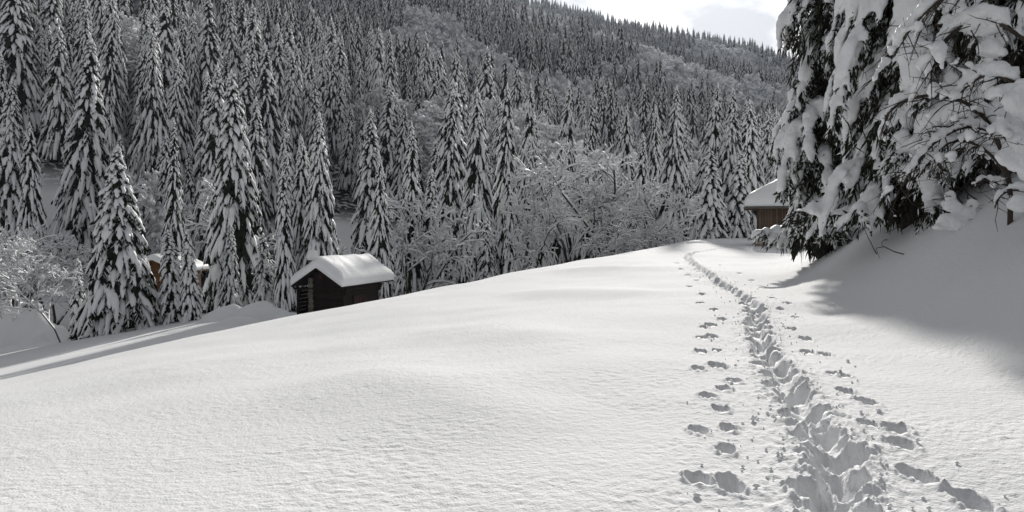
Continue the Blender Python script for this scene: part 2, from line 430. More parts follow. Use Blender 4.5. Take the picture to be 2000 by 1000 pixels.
# ------------------------------------------------------------------ ground: one sheet
def build_ground():
    th_in = np.concatenate([np.linspace(-37, 10.5, 190, endpoint=False), np.linspace(10.5, 34, 300, endpoint=False), np.linspace(34, 37, 14)])
    th_out = np.linspace(37, 323, 60)[1:-1]
    th = np.concatenate([th_in, th_out]) ; th = np.radians(th)
    r = [0.3]
    while r[-1] < 1900:
        q = r[-1]
        f = 1.25 if q < 2.6 else 1.0052 if q < 9 else 1.0075 if q < 22 else 1.011 if q < 70 else 1.03 if q < 1700 else 1.12
        r.append(q * f)
    r = np.array(r)
    X = np.sin(th)[None, :] * r[:, None]; Y = np.cos(th)[None, :] * r[:, None]
    xf, yf = X.ravel(), Y.ravel()
    z = land(xf, yf) + trail_h(xf, yf)
    # fine wind crust close by
    rr = np.hypot(xf, yf)
    nearm = sst(26, 14, rr)
    i = np.nonzero(nearm > 0)[0]
    patchy = 0.35 + 0.9 * sst(-0.35, 0.5, fbm(xf[i] / 1.7, yf[i] / 1.3, 63, 2))
    z[i] += nearm[i] * (0.0055 * patchy * fbm(xf[i] / 0.10, yf[i] / 0.075, 61, 3, 0.65) + 0.004 * fbm(xf[i] / 0.8, yf[i] / 0.55, 64, 2))
    V = np.stack([xf, yf, z], 1)
    nr, nth = X.shape
    a = np.arange(nr - 1)[:, None] * nth; b = np.arange(nth)[None, :]; b2 = (b + 1) % nth
    Q = np.stack([a + b, a + nth + b, a + nth + b2, a + b2], -1).reshape(-1, 4)[:, ::-1]
    c = len(V); V = np.vstack([V, [[0, 0, land(np.array([0.0]), np.array([0.0]))[0]]]])
    T = np.stack([np.full(nth, c), np.arange(nth), (np.arange(nth) + 1) % nth], -1)[:, ::-1]
    me = mesh('snow_ground', V, Q, T, [M['ground']], True)
    woods = woods_mask(V[:, 0], V[:, 1]).astype(np.float32)
    at = me.attributes.new('woods', 'FLOAT', 'POINT'); at.data.foreach_set('value', woods)
    o = obj('snow_ground', me); o['kind'] = 'structure'; o['label'] = 'snow covered meadow, bank and mountainside with a trodden trail'
    return o
CLEAR = [(-24, 112, 13), (-19.5, 93, 6.5), (-62, 100, 10), (-36, 66, 9)]      # open patches of snow in the woods
def woods_mask(X, Y):
    w = sst(84, 96, Y + 0.25 * X * 0 + 6 * noise2(X / 30, Y / 30, 71)) * sst(-0.5, 0.5, (Y > 0) - 0.5 + 0.5)
    for (cx, cy, cr_) in CLEAR:
        w = w * sst(cr_ * 0.8, cr_ * 1.15, np.hypot(X - cx, Y - cy))
    return w
build_ground()

# ------------------------------------------------------------------ snow-laden spruces
def spruce_meshes(seed, H, Rb, nb, m, k, ntw, droop, loaded, tag, twig_snow=0.6, power=0.8, base=0.04, ragged=0.0):
    """trunk, crown (needles) and snow meshes of a spruce of height H and crown radius Rb"""
    rs = np.random.RandomState(seed)
    t = np.sort(rs.uniform(base, 0.985, nb) ** 0.92)         # height fraction of each bough
    t = np.linspace(base, 0.985, nb) + rs.uniform(-0.5, 0.5, nb) * 0.9 / nb
    ang = np.arange(nb) * 2.39996 + rs.uniform(-0.5, 0.5, nb)
    Lb = Rb * (1 - t) ** power * rs.uniform(0.72 - 0.35 * ragged, 1.16 + 0.25 * ragged, nb) * np.where(rs.rand(nb) < 0.12, 0.7, 1) * np.where(t < 0.12, 0.9, 1) + 0.16
    e = np.stack([np.cos(ang), np.sin(ang), np.zeros(nb)], 1); sd_ = np.stack([-np.sin(ang), np.cos(ang), np.zeros(nb)], 1)
    a = rs.uniform(0.02, 0.28, nb); b = droop * rs.uniform(0.75, 1.25, nb) * np.clip(1.15 - 0.55 * t, 0.5, 1.2)
    swing = rs.uniform(-0.18, 0.18, nb)
    def axis(s):       # s (n,q) -> (n,q,3)
        s = np.atleast_2d(s)
        P = e[:, None, :] * (Lb[:, None] * s * (1 - 0.12 * s * s))[..., None] + sd_[:, None, :] * (Lb[:, None] * swing[:, None] * s * s)[..., None]
        P[..., 2] += (H * t)[:, None] + Lb[:, None] * (a[:, None] * s - b[:, None] * s ** 1.7); P[..., 2] = np.maximum(P[..., 2], 0.2)
        return P
    def tang(s):
        return unit(axis(s + 0.02) - axis(s - 0.02))
    # trunk
    tb = Bag(); zz = np.linspace(-0.6, H * 0.99, 9); rad = np.clip(0.013 * H * (1 - zz / H) + 0.012, 0.012, 1)
    tb.add(*prisms(np.stack([zz[:-1] * 0, zz[:-1] * 0, zz[:-1]], 1), np.stack([zz[1:] * 0, zz[1:] * 0, zz[1:]], 1), rad[:-1], rad[1:], 7))
    # bough wood + needles
    nbg = Bag()
    ss = np.tile(np.linspace(0.0, 0.96, 5), (nb, 1)); A = axis(ss)
    nbg.add(*prisms(A[:, :-1].reshape(-1, 3), A[:, 1:].reshape(-1, 3), np.full(nb * 4, 0.022) , np.full(nb * 4, 0.016), 3))
    st = np.sort(rs.uniform(0.12, 1.0, (nb, ntw)), 1); P = axis(st); T = tang(st)
    sg = np.where(np.arange(ntw) % 2, 1, -1)[None, :] * np.ones((nb, 1))
    out = rs.uniform(0.5, 1.1, (nb, ntw)) * sg
    D = unit(T * 0.75 + sd_[:, None, :] * out[..., None] + np.array([0, 0, -1.0]) * rs.uniform(0.25, 0.8, (nb, ntw))[..., None])
    tl = np.clip(Lb[:, None] * rs.uniform(0.26, 0.54, (nb, ntw)) * (1.15 - 0.75 * st), 0.1, 1.1)
    up = np.array([0, 0, 1.0])
    def flat(x): return x.reshape(-1, x.shape[-1]) if x.ndim == 3 else x.reshape(-1)
    fP, fD, fl = flat(P), flat(D), flat(tl)
    S1 = unit(np.cross(fD, up)); bw = np.clip(fl * 0.34, 0.05, 0.2)
    nbg.add(*blades(fP, fD, fl, bw, S1, fl * 0.30))
    S2 = unit(np.cross(fD, S1)); nbg.add(*blades(fP, unit(fD + np.array([0, 0, -0.45])), fl * 0.9, bw * 1.1, S2, fl * 0.35))
    # fringe that hangs under each bough
    q = max(4, ntw // 2); st2 = rs.uniform(0.1, 1.0, (nb, q)); P2 = flat(axis(st2))
    D2 = unit(np.array([0, 0, -1.0]) + rs.normal(0, 0.35, (nb * q, 3))); l2 = np.repeat(Lb, q) * rs.uniform(0.12, 0.30, nb * q) + 0.08
    nbg.add(*blades(P2, D2, l2, l2 * 0.42, unit(rs.normal(0, 1, (nb * q, 3)) * np.array([1, 1, 0.1])), l2 * 0.1))
    # dead inner twigs and shaded needles round the trunk
    ni = int(nb * 1.6); hi = rs.uniform(base, 0.93, ni); ai = rs.uniform(0, 2 * math.pi, ni); ri = Rb * (1 - hi) ** power * rs.uniform(0.2, 0.55, ni)
    Pi = np.stack([np.cos(ai) * ri, np.sin(ai) * ri, hi * H], 1); li = Rb * (1 - hi) ** power * rs.uniform(0.35, 0.6, ni) + 0.15
    Di = unit(np.stack([np.cos(ai) * 0.35, np.sin(ai) * 0.35, -np.ones(ni)], 1)); Si = np.stack([-np.sin(ai), np.cos(ai), np.zeros(ni)], 1)
    nbg.add(*blades(Pi, Di, li, li * 0.75, unit(Si + rs.normal(0, 0.3, (ni, 3))), li * 0.1))
    # snow cushions on the boughs, broken into clumps
    sb = Bag()
    keep = rs.rand(nb) < loaded; n = int(keep.sum()); ke = np.nonzero(keep)[0]
    s0 = rs.uniform(0.16, 0.38, n); s1 = rs.uniform(0.92, 1.05, n)
    u = np.linspace(0, 1, m)[None, :]; sp_ = s0[:, None] + (s1 - s0)[:, None] * u
    full = np.tile(np.zeros((nb, m)), 1); full[ke] = sp_
    A = axis(full)[ke]; T = tang(full)[ke]; S = sd_[ke][:, None, :]
    U = unit(np.cross(T, S * np.ones_like(T))); U = np.where(U[..., 2:3] < 0, -U, U)
    env = np.clip(np.sin(math.pi * np.clip(u * 0.97 + 0.015, 0, 1)) ** 0.55, 0.02, 1)
    clump = 0.62 + 0.45 * np.abs(np.sin(u * rs.uniform(4, 9, (n, 1)) + rs.uniform(0, 6, (n, 1)))) + rs.uniform(-0.12, 0.12, (n, m))
    w0 = (0.060 + 0.092 * Lb[ke] ** 0.7) * rs.uniform(0.7, 1.35, n)
    W = w0[:, None] * env * clump; TH = W * rs.uniform(0.55, 0.85, (n, 1))
    sb.add(*pads(A + U * (TH * 0.15)[..., None], S, U, W, TH, k, rs, 0.16))
    # snow on side twigs
    kt = rs.rand(len(fl)) < twig_snow; n = int(kt.sum())
    if n:
        mm = 4; u = np.linspace(0, 1, mm)[None, :]
        A = fP[kt][:, None, :] + fD[kt][:, None, :] * (fl[kt][:, None] * (0.1 + 0.85 * u))[..., None]
        A[..., 2] -= (fl[kt][:, None] * 0.30) * u ** 2 * 0.8 - 0.01
        W = np.array([0.25, 1, 0.8, 0.12])[None, :] * (np.clip(fl[kt] * 0.13, 0.025, 0.10) * rs.uniform(0.6, 1.4, n))[:, None]
        Sx = S1[kt][:, None, :]; U = np.tile(np.array([0, 0, 1.0]), (n, mm, 1))
        sb.add(*pads(A + U * 0.02, Sx, U, W, W * 0.8, 4, rs, 0.15, 0.1))
    # capped leader
    A = np.array([[[0, 0, H * 0.955], [0, 0, H * 0.975], [0.02, 0, H * 0.99], [0.02, 0.02, H * 1.005]]])
    sb.add(*pads(A, np.array([[[1.0, 0, 0]]]), np.tile(np.array([0, 1.0, 0]), (1, 4, 1)), np.array([[0.03, 0.13, 0.12, 0.02]]), np.array([[0.05, 0.13, 0.12, 0.02]]), 6, rs))
    return (tb.mesh('trunk_' + tag, [M['bark']], True), nbg.mesh('needles_' + tag, [M['needle']]), sb.mesh('snow_' + tag, [M['snow_far']], True))
PROTO = {}
PROTO['broad'] = [(16.0, 3.3, spruce_meshes(101, 16, 3.3, 400, 10, 7, 17, 1.6, 0.9, 'broad', 0.75, 0.85, 0.17))]
PROTO['tall'] = [(21.0, 3.4, spruce_meshes(111 + i, 21, 3.4, 420, 9, 6, 12, 1.75, 0.95, 'tall%d' % i, 0.6, 0.8, 0.16)) for i in range(2)]
PROTO['slim'] = [(10.0, 1.25, spruce_meshes(121 + i, 10, 1.25, 190, 9, 7, 10, 1.7, 0.97, 'slim%d' % i, 0.5, 0.6, 0.14)) for i in range(2)]
PROTO['mid'] = [(19.0, 3.3, spruce_meshes(171, 19, 3.3, 300, 8, 6, 10, 1.35, 0.85, 'open', 0.45, 0.95, 0.14)), (24.0, 3.0, spruce_meshes(172, 24, 3.0, 340, 8, 6, 9, 2.1, 0.97, 'spire', 0.5, 0.62, 0.16))] + [(22.0, 3.0, spruce_meshes(131 + i, 22, 3.0, 320, 8, 6, 8, 1.8, 0.95, 'mid%d' % i, 0.5, 0.75, 0.16)) for i in range(4)]

ORD = [a for a in 'first second third fourth fifth sixth seventh eighth ninth tenth eleventh twelfth thirteenth fourteenth fifteenth sixteenth seventeenth eighteenth nineteenth twentieth'.split()]
ORD += ['twenty-' + a for a in ORD[:9]] + ['thirtieth'] + ['thirty-' + a for a in ORD[:9]]
def lz(x, y):
    return float(land(np.array([x]), np.array([y]))[0])
def project(x, y, z):
    return 1000 + FPX * x / y, HOR - FPX * (z - EYE) / y
PLACED = []       # x, y, crown radius
def spruce(kind, x, y, height, radius, label, group=None, rz=None, idx=None, name='spruce_tree', sink=0.25):
    pr = PROTO[kind]; ph, prad, (mt, mn, ms) = pr[(idx if idx is not None else random.randrange(len(pr))) % len(pr)]
    o = thing(name, label, 'spruce', (x, y, lz(x, y) - sink), random.uniform(0, 6.28) if rz is None else rz, group)
    o.scale = (radius / prad, radius / prad, (height + sink) / ph)
    o.rotation_euler = (random.gauss(0, 0.03), random.gauss(0, 0.03), o.rotation_euler[2])
    obj('trunk', mt, o); obj('crown', mn, o); obj('snow', ms, o)
    PLACED.append((x, y, radius))
    return o
def spruce_px(kind, px, ptop, d, halfw, label, **kw):
    x = (px - 1000) / FPX * d; z0 = lz(x, d); top = EYE + (HOR - ptop) / FPX * d
    return spruce(kind, x, d, top - z0, halfw / FPX * d, label, **kw)
# the trees one can tell apart, left to right
spruce_px('tall', 20, 150, 88, 62, 'dark spruce cut by the left picture edge beside the slim spruce', idx=0)
spruce_px('mid', 64, 238, 80, 44, 'pale snow-plastered spruce above the leaning birch', idx=1)
spruce_px('broad', 232, 284, 50, 104, 'broad low-skirted spruce standing free at the edge of the lower meadow', idx=0)
spruce_px('slim', 150, 505, 51.5, 22, 'small slim spruce tucked against the broad low-skirted spruce', idx=1)
spruce_px('mid', 338, 232, 66, 46, 'narrow spruce rising behind the ochre cabin', idx=0)
spruce_px('slim', 343, 448, 51, 36, 'stubby snow-blobbed spruce right beside the ochre cabin wall', idx=0)
spruce_px('slim', 374, 450, 50, 27, 'stubby snow-blobbed spruce nearer the tallest spruce, twin of the one by the ochre cabin', idx=1)
spruce_px('tall', 466, 140, 57, 88, 'tallest spruce of the lower row, left of the dark hut', idx=1)
spruce_px('slim', 447, 440, 52, 24, 'slender spruce at the foot of the tallest spruce, left side', idx=0)
spruce_px('slim', 515, 455, 53, 28, 'slender spruce at the foot of the tallest spruce, hut side', idx=1)
spruce_px('slim', 556, 335, 50, 27, 'thin spruce between the tallest spruce and the dark hut chimney', idx=0)
spruce_px('mid', 588, 268, 52, 40, 'thin spruce added to shade the bench, just left of the evenly tapered one', idx=1)  # extra spruce, put in to cast shade on the lower bench
spruce_px('tall', 622, 222, 51, 62, 'evenly tapered spruce standing directly behind the dark hut', idx=2)
spruce_px('mid', 742, 302, 54, 42, 'slim spruce beside the open snow patch right of the dark hut', idx=2)
spruce_px('mid', 803, 236, 61, 50, 'spruce with spreading skirts above the drooping white bush', idx=3)
spruce_px('mid', 872, 178, 74, 54, 'spruce behind the pair of small spruces at the meadow edge', idx=0)
spruce_px('slim', 905, 398, 60, 22, 'narrow small spruce at the meadow edge, hut side of a pair', idx=0)
spruce_px('slim', 952, 425, 60, 30, 'rounder small spruce at the meadow edge, trail side of a pair', idx=1)
spruce_px('mid', 935, 172, 72, 56, 'spruce above the rounder small spruce of the meadow pair', idx=1)
spruce_px('mid', 984, 160, 75, 54, 'spruce filling the gap between the small meadow spruces and the white thicket', idx=4)
spruce_px('mid', 1018, 165, 88, 46, 'tall spruce rising over the hut side of the white thicket', idx=2)
spruce_px('mid', 1098, 160, 92, 44, 'tall spruce rising over the middle of the white thicket', idx=3)
spruce_px('mid', 1165, 185, 96, 40, 'spruce behind the white thicket, trail side of its middle', idx=0)
spruce_px('slim', 1060, 330, 66, 26, 'small spruce buried in the hut side of the white thicket', idx=0)
spruce_px('slim', 1003, 330, 64, 24, 'small spruce standing clear at the hut side end of the white thicket', idx=1)
spruce_px('mid', 1046, 262, 70, 36, 'dark spruce poking out between two white trees of the thicket, hut side', idx=5)
spruce_px('mid', 1143, 245, 72, 40, 'dark spruce poking out of the middle of the white thicket', idx=0)
spruce_px('mid', 1243, 262, 70, 38, 'dark spruce poking out of the trail side of the white thicket', idx=4)
spruce_px('slim', 838, 330, 62, 32, 'small dark spruce beside the drooping white bush', idx=0)
spruce_px('mid', 1225, 205, 94, 36, 'spruce above the bare branching tree of the white thicket', idx=1)
spruce_px('mid', 1275, 205, 90, 34, 'slender spruce behind the end of the white thicket', idx=2)
spruce_px('tall', 1310, 170, 88, 56, 'wide spruce just past the end of the white thicket', idx=0)
spruce_px('tall', 1376, 162, 80, 52, 'highest spruce of the row left of the brown chalet', idx=3)
spruce_px('tall', 1424, 172, 79, 52, 'second highest spruce of the row left of the brown chalet', idx=0)
spruce_px('slim', 1392, 290, 72, 36, 'low bushy spruce in front of the row left of the brown chalet', idx=0)
spruce_px('slim', 1440, 296, 74, 34, 'low narrow spruce whose branches touch the chalet roof edge', idx=1)
spruce_px('mid', 1464, 198, 84, 48, 'spruce standing straight behind the chalet roof edge', idx=1)
spruce_px('mid', 1505, 220, 88, 40, 'spruce half hidden by the big roadside spruce, behind the chalet', idx=2)
# the rest of the wood, nearest first ----------------------------------------------------------
rs = np.random.RandomState(77)
def scatter(y0, y1, cell, half, jitter=0.42, x_off=0):
    pts = []
    y = y0
    while y < y1:
        w = half * y + 25
        xs = np.arange(-w, w, cell) + rs.uniform(0, cell)
        for x in xs:
            pts.append((x + rs.uniform(-jitter, jitter) * cell, y + rs.uniform(-jitter, jitter) * cell))
        y += cell
    return pts
def in_clear(x, y, pad=0.0):
    return any(math.hypot(x - cx, y - cy) < cr_ + pad for (cx, cy, cr_) in CLEAR)
DEC = lambda x, y: float(fbm(np.array([x / 75.0 + 2.2]), np.array([y / 75.0 + 0.7]), 91, 2)[0])
cand = []
for (x, y) in scatter(88, 470, 6.3, 0.74):
    px, _ = project(x, y, 0)
    if px < -60 or px > 1640 or in_clear(x, y, 1.5):
        continue
    if any(math.hypot(x - a, y - b) < 0.75 * (r_ + 2.2) for (a, b, r_) in PLACED[:40]):
        continue
    cand.append((x, y))
cand.sort(key=lambda p: p[1])
AUTO, LEFT, FROST = [], [], []
for (x, y) in cand:
    if DEC(x, y) > (0.45 if y < 130 else 0.10) and y > 100:
        FROST.append((x, y)); continue
    (AUTO if len(AUTO) < 262 else LEFT).append((x, y))
# labels: a row, a landmark under it and the place in that row
LAND = [(-200, 'above the leaning birch'), (150, 'above the broad low-skirted spruce'), (300, 'above the ochre cabin'), (420, 'above the tallest lower spruce'), (560, 'above the dark hut'),
        (780, 'above the drooping white bush'), (880, 'above the small meadow spruces'), (1000, 'above the white thicket, hut side'), (1160, 'above the white thicket, trail side'),
        (1300, 'left of the brown chalet'), (1450, 'behind the brown chalet')]
ROWS = [(0, 'front row'), (100, 'second row'), (109, 'third row'), (118, 'fourth row'), (128, 'fifth row')]
cells = {}
for (x, y) in AUTO:
    px, _ = project(x, y, 0)
    lk = max(i for i in range(len(LAND)) if px >= LAND[i][0]); rk = max(i for i in range(len(ROWS)) if y >= ROWS[i][0])
    cells.setdefault((rk, lk), []).append((px, x, y))
KINDS_ = ['tall', 'mid', 'mid', 'mid']
for (rk, lk), lst in sorted(cells.items()):
    lst.sort()
    for i, (px, x, y) in enumerate(lst):
        h = rs.uniform(16, 28) * (0.62 if rs.rand() < 0.2 else 1)
        lim = 190 if px > 1230 else 150 if px > 640 else -400
        if HOR - FPX * (lz(x, y) + h - EYE) / y < lim and y < 150:
            h = max(8.0, EYE + (HOR - lim - rs.uniform(0, 40)) / FPX * y - lz(x, y))
        kind = KINDS_[rs.randint(4)]
        spot = ORD[i] + ' from left' if len(lst) > 1 else 'only one'
        spruce(kind, x, y, h, h * rs.uniform(0.135, 0.195), 'snowy spruce %s in %s %s' % (spot, ROWS[rk][1], LAND[lk][1]), 'spruces on the lower mountainside')

# ------------------------------------------------------------------ frosted broadleaf trees
def limbs(rs, H, stems, spread, depth, nsub, droop, lean=0.0):
    """list of segments (p0, p1, r0, r1, level) of a bare, laden broadleaf tree"""
    segs = []
    def grow(p, d, ln, r, lev):
        n = 5 if lev < 2 else 3
        pts = [p]; dirs = []
        for i in range(n):
            d = unit(d + rs.normal(0, 0.16, 3) + np.array([0, 0, -droop * (0.25 + 0.75 * i / n) * (0.3 if lev == 0 else 1.0 if lev < 3 else 1.3)]))
            q = pts[-1] + d * ln / n
            rr0 = r * (1 - i / n * 0.6); rr1 = r * (1 - (i + 1) / n * 0.6)
            segs.append((pts[-1], q, rr0, rr1, lev)); pts.append(q); dirs.append(d)
        if lev < depth:
            for j in range(nsub[lev]):
                f = rs.uniform(0.22 if lev else 0.25, 1.0) * (n - 1e-3); i = int(f)
                b = pts[i] + (pts[i + 1] - pts[i]) * (f - i)
                az = rs.uniform(0, 2 * math.pi); dd = dirs[i]
                perp = unit(np.cross(dd, np.array([math.cos(az), math.sin(az), 0.3])))
                nd = unit(dd * (0.65 if lev else 0.75) + perp * spread + np.array([0, 0, 0.18 if lev < 2 else 0.0]))
                grow(b, nd, ln * rs.uniform(0.38, 0.62) * (1.1 - 0.45 * f / n), r * 0.5 * (1 - 0.4 * f / n), lev + 1)
    for s_ in range(stems):
        az = rs.uniform(0, 6.28); tilt = rs.uniform(0.02, 0.32) if stems > 1 else 0.05
        d = unit(np.array([math.cos(az) * tilt + lean, math.sin(az) * tilt, 1.0]))
        grow(np.array([math.cos(az) * 0.2 * (stems > 1), math.sin(az) * 0.2 * (stems > 1), -0.4]), d, H * rs.uniform(0.75, 0.95), 0.011 * H + 0.02, 0)
    return segs
def frosted_meshes(seed, H, stems, spread, depth, nsub, droop, tag, snow=1.0, wmin=0.03, lean=0.0, thin=1.0):
    rs_ = np.random.RandomState(seed)
    sg = limbs(rs_, H, stems, spread, depth, nsub, droop, lean)
    P0 = np.array([s_[0] for s_ in sg]); P1 = np.array([s_[1] for s_ in sg]); R0 = np.array([s_[2] for s_ in sg]); R1 = np.array([s_[3] for s_ in sg]); lev = np.array([s_[4] for s_ in sg]); R0 = R0 * thin; R1 = R1 * thin
    # bring the top to height H
    f = H / max(P1[:, 2].max(), 0.1); P0[:, 2] *= f; P1[:, 2] *= f
    tb, cb, sb = Bag(), Bag(), Bag()
    tr = lev == 0
    tb.add(*prisms(P0[tr], P1[tr], R0[tr], R1[tr], 6))
    for lv in range(1, depth + 1):
        j = lev == lv
        cb.add(*prisms(P0[j], P1[j], np.maximum(R0[j], 0.010), np.maximum(R1[j], 0.008), 4 if lv == 1 else 3))
    D = P1 - P0; flat_ = np.hypot(D[:, 0], D[:, 1]) / (np.linalg.norm(D, axis=1) + 1e-9)
    amt = np.clip(0.35 + 0.8 * flat_, 0, 1.1) * rs_.uniform(0.6, 1.3, len(D)) * snow
    w0 = np.maximum(R0 * 1.15, wmin) * amt + 0.004; w1 = np.maximum(R1 * 1.15, wmin * 0.9) * amt + 0.004
    o0 = P0 + np.array([0, 0, 1.0]) * (R0 * 0.3)[:, None]; o1 = P1 + np.array([0, 0, 1.0]) * (R1 * 0.3)[:, None]
    sb.add(*ridges(o0, o1, w0, w1, w0 * 1.7 + R0, w1 * 1.7 + R1))
    return (tb.mesh('stem_' + tag, [M['bark']], True), cb.mesh('limbs_' + tag, [M['twig']]), sb.mesh('frost_' + tag, [M['snow_far']]))
FPROTO = {
    'thicket': [(8.0, frosted_meshes(201 + i, 8, 3, 0.75, 3, [8, 6, 4], 0.24, 'thicket%d' % i, 1.45, 0.036)) for i in range(3)],
    'birch': [(8.0, frosted_meshes(211, 8, 1, 0.95, 3, [26, 6, 4], 0.04, 'birch', 1.3, 0.042, 0.16, thin=0.5))],
    'tall': [(13.0, frosted_meshes(221 + i, 13, 2, 0.7, 3, [12, 7, 3], 0.18, 'tallfrost%d' % i, 1.9, 0.11)) for i in range(3)],
    'droop': [(5.0, frosted_meshes(231 + i, 5, 4, 0.8, 3, [7, 5, 4], 0.42, 'droop%d' % i, 1.4, 0.03)) for i in range(2)],
}
def frosted(kind, x, y, height, label, group=None, wide=1.0, idx=None, rz=None, name='frosted_tree', cat='bare tree'):
    pr = FPROTO[kind]; ph, (mt, mc, ms) = pr[(idx if idx is not None else random.randrange(len(pr))) % len(pr)]
    o = thing(name, label, cat, (x, y, lz(x, y)), random.uniform(0, 6.28) if rz is None else rz, group)
    o.scale = (height / ph * wide, height / ph * wide, height / ph)
    obj('trunk', mt, o); obj('crown', mc, o); obj('snow', ms, o)
    return o
def frosted_px(kind, px, ptop, d, label, **kw):
    x = (px - 1000) / FPX * d; top = EYE + (HOR - ptop) / FPX * d
    return frosted(kind, x, d, top - lz(x, d), label, **kw)
frosted_px('birch', 118, 455, 48, 'thin leaning birch with visible trunk at the lower meadow edge', idx=0, rz=2.9, wide=1.15)
frosted_px('thicket', 30, 428, 62, 'rounded white bush at the left picture edge behind the leaning birch', idx=0, wide=1.2)
frosted_px('thicket', 95, 440, 64, 'white bush between the leaning birch and the clearing behind it', idx=1, wide=1.1)
frosted_px('thicket', 415, 340, 75, 'pale twiggy tree between the ochre cabin and the tallest spruce', idx=2)
frosted_px('tall', 300, 330, 84, 'twiggy tree behind the narrow spruce at the ochre cabin', idx=1)
frosted_px('droop', 610, 452, 56, 'low twiggy bush peeping over the dark hut roof ridge', idx=0, wide=1.3)
frosted_px('droop', 655, 470, 54, 'small twiggy bush behind the dark hut roof, under the tapered spruce', idx=1, wide=1.3)
frosted_px('thicket', 800, 372, 58, 'drooping white bush beside the dark hut eave', idx=0, wide=1.0)
frosted_px('thicket', 1030, 380, 60, 'bent white sapling at the hut side end of the thicket', idx=2, wide=0.8)
frosted_px('thicket', 1110, 300, 64, 'tallest white tree in the thicket', idx=1, wide=0.9)
frosted_px('thicket', 1195, 280, 65, 'dark-limbed branching tree in the middle of the thicket', idx=2, wide=1.1)
frosted_px('thicket', 1290, 345, 66, 'white tree at the trail side of the thicket', idx=1, wide=1.1)
frosted_px('droop', 1190, 410, 60, 'low shrub at the front of the thicket below the dark-limbed tree', idx=0, wide=1.3)
frosted_px('droop', 1265, 408, 62, 'low shrub at the front of the thicket, nearest the trail bend', idx=1, wide=1.4)
FROST.sort(key=lambda p: p[1])
fcell = {}
for (x, y) in FROST[:110]:
    px, _ = project(x, y, 0)
    lk = max(i for i in range(len(LAND)) if px >= LAND[i][0]); rk = 0 if y < 150 else 1 if y < 200 else 2
    fcell.setdefault((rk, lk), []).append((px, x, y))
for (rk, lk), lst in sorted(fcell.items()):
    lst.sort()
    for i, (px, x, y) in enumerate(lst):
        spot = ORD[i] + ' from left' if len(lst) > 1 else 'only one'
        frosted('tall', x, y, rs.uniform(11, 18), 'frost-white bare tree %s in %s patch %s' % (spot, ['lower', 'middle', 'upper'][rk], LAND[lk][1]), 'frosted bare trees on the mountainside', wide=rs.uniform(0.9, 1.2))

# ------------------------------------------------------------------ the far forest: one mass
def joined(parts):
    """one mesh with several materials out of part meshes"""
    V, Q, T, MI_q, MI_t, mats, n = [], [], [], [], [], [], 0
    for k_, me in enumerate(parts):
        nv = len(me.vertices); v = np.zeros(nv * 3, np.float32); me.vertices.foreach_get('co', v); V.append(v.reshape(-1, 3))
        lt = np.zeros(len(me.polygons), np.int32); me.polygons.foreach_get('loop_total', lt)
        li = np.zeros(len(me.loops), np.int32); me.loops.foreach_get('vertex_index', li)
        st_ = np.concatenate([[0], np.cumsum(lt)[:-1]])
        q = st_[lt == 4]; t_ = st_[lt == 3]
        Q.append(li[q[:, None] + np.arange(4)] + n); T.append(li[t_[:, None] + np.arange(3)] + n)
        MI_q += [k_] * len(q); MI_t += [k_] * len(t_); mats.append(me.materials[0]); n += nv
    return mesh('far_tree', np.vstack(V), np.vstack(Q), np.vstack(T), mats, False, MI_q + MI_t)
far_col = bpy.data.collections.new('far_trees')
def far_proto(me):
    o = bpy.data.objects.new('far_tree', me); far_col.objects.link(o); return o
for i in range(4):
    far_proto(joined(spruce_meshes(141 + i, 20, 3.3 + 0.3 * (i % 2), 150, 5, 5, 4, 1.7, 0.95, 'far%d' % i, 0.4, 0.75, 0.16)))
for i in range(2):
    far_proto(joined(frosted_meshes(151 + i, 12, 2, 0.75, 2, [14, 8], 0.18, 'farfrost%d' % i, 2.0, 0.22)))
FP, FI, FS, FR = [], [], [], []
def far_add(x, y, dec):
    FP.append((x, y)); FI.append(rs.randint(4, 6) if dec else rs.randint(0, 4))
    FS.append((1.18 if y > 470 else 1.0) * (rs.uniform(0.9, 1.35) if dec else rs.uniform(0.6, 1.35))); FR.append(rs.uniform(0, 6.28))
for (x, y) in LEFT:
    far_add(x, y, False)
for (x, y) in FROST[110:]:
    far_add(x, y, True)
for (x, y) in scatter(472, 760, 6.8, 0.74):
    px, _ = project(x, y, 0)
    if -200 < px < 1850:
        far_add(x, y, DEC(x, y) > 0.10)
for (x, y) in scatter(762, 1600, 8.2, 0.5):
    px, _ = project(x, y, 0)
    if 200 < px < 1850:
        far_add(x, y, DEC(x, y) > 0.16)
FP = np.array(FP); FZ = land(FP[:, 0], FP[:, 1]) - 0.4
fm = bpy.data.meshes.new('forest'); fm.vertices.add(len(FP)); fm.vertices.foreach_set('co', np.column_stack([FP, FZ]).astype(np.float32).ravel())
for nm, typ, arr in (('pick', 'INT', np.array(FI, np.int32)), ('size', 'FLOAT', np.array(FS, np.float32)), ('turn', 'FLOAT', np.array(FR, np.float32))):
    a_ = fm.attributes.new(nm, typ, 'POINT'); a_.data.foreach_set('value', arr)
forest = obj('forest', fm); forest['kind'] = 'stuff'; forest['label'] = 'snowy forest massed on the upper mountainside'
ng = bpy.data.node_groups.new('forest_fill', 'GeometryNodeTree')
ng.interface.new_socket('Geometry', in_out='INPUT', socket_type='NodeSocketGeometry'); ng.interface.new_socket('Geometry', in_out='OUTPUT', socket_type='NodeSocketGeometry')
gi = N(ng, 'NodeGroupInput'); go = N(ng, 'NodeGroupOutput'); ip = N(ng, 'GeometryNodeInstanceOnPoints'); ci = N(ng, 'GeometryNodeCollectionInfo')
ci.inputs['Collection'].default_value = far_col; ci.inputs['Separate Children'].default_value = True; ci.inputs['Reset Children'].default_value = True
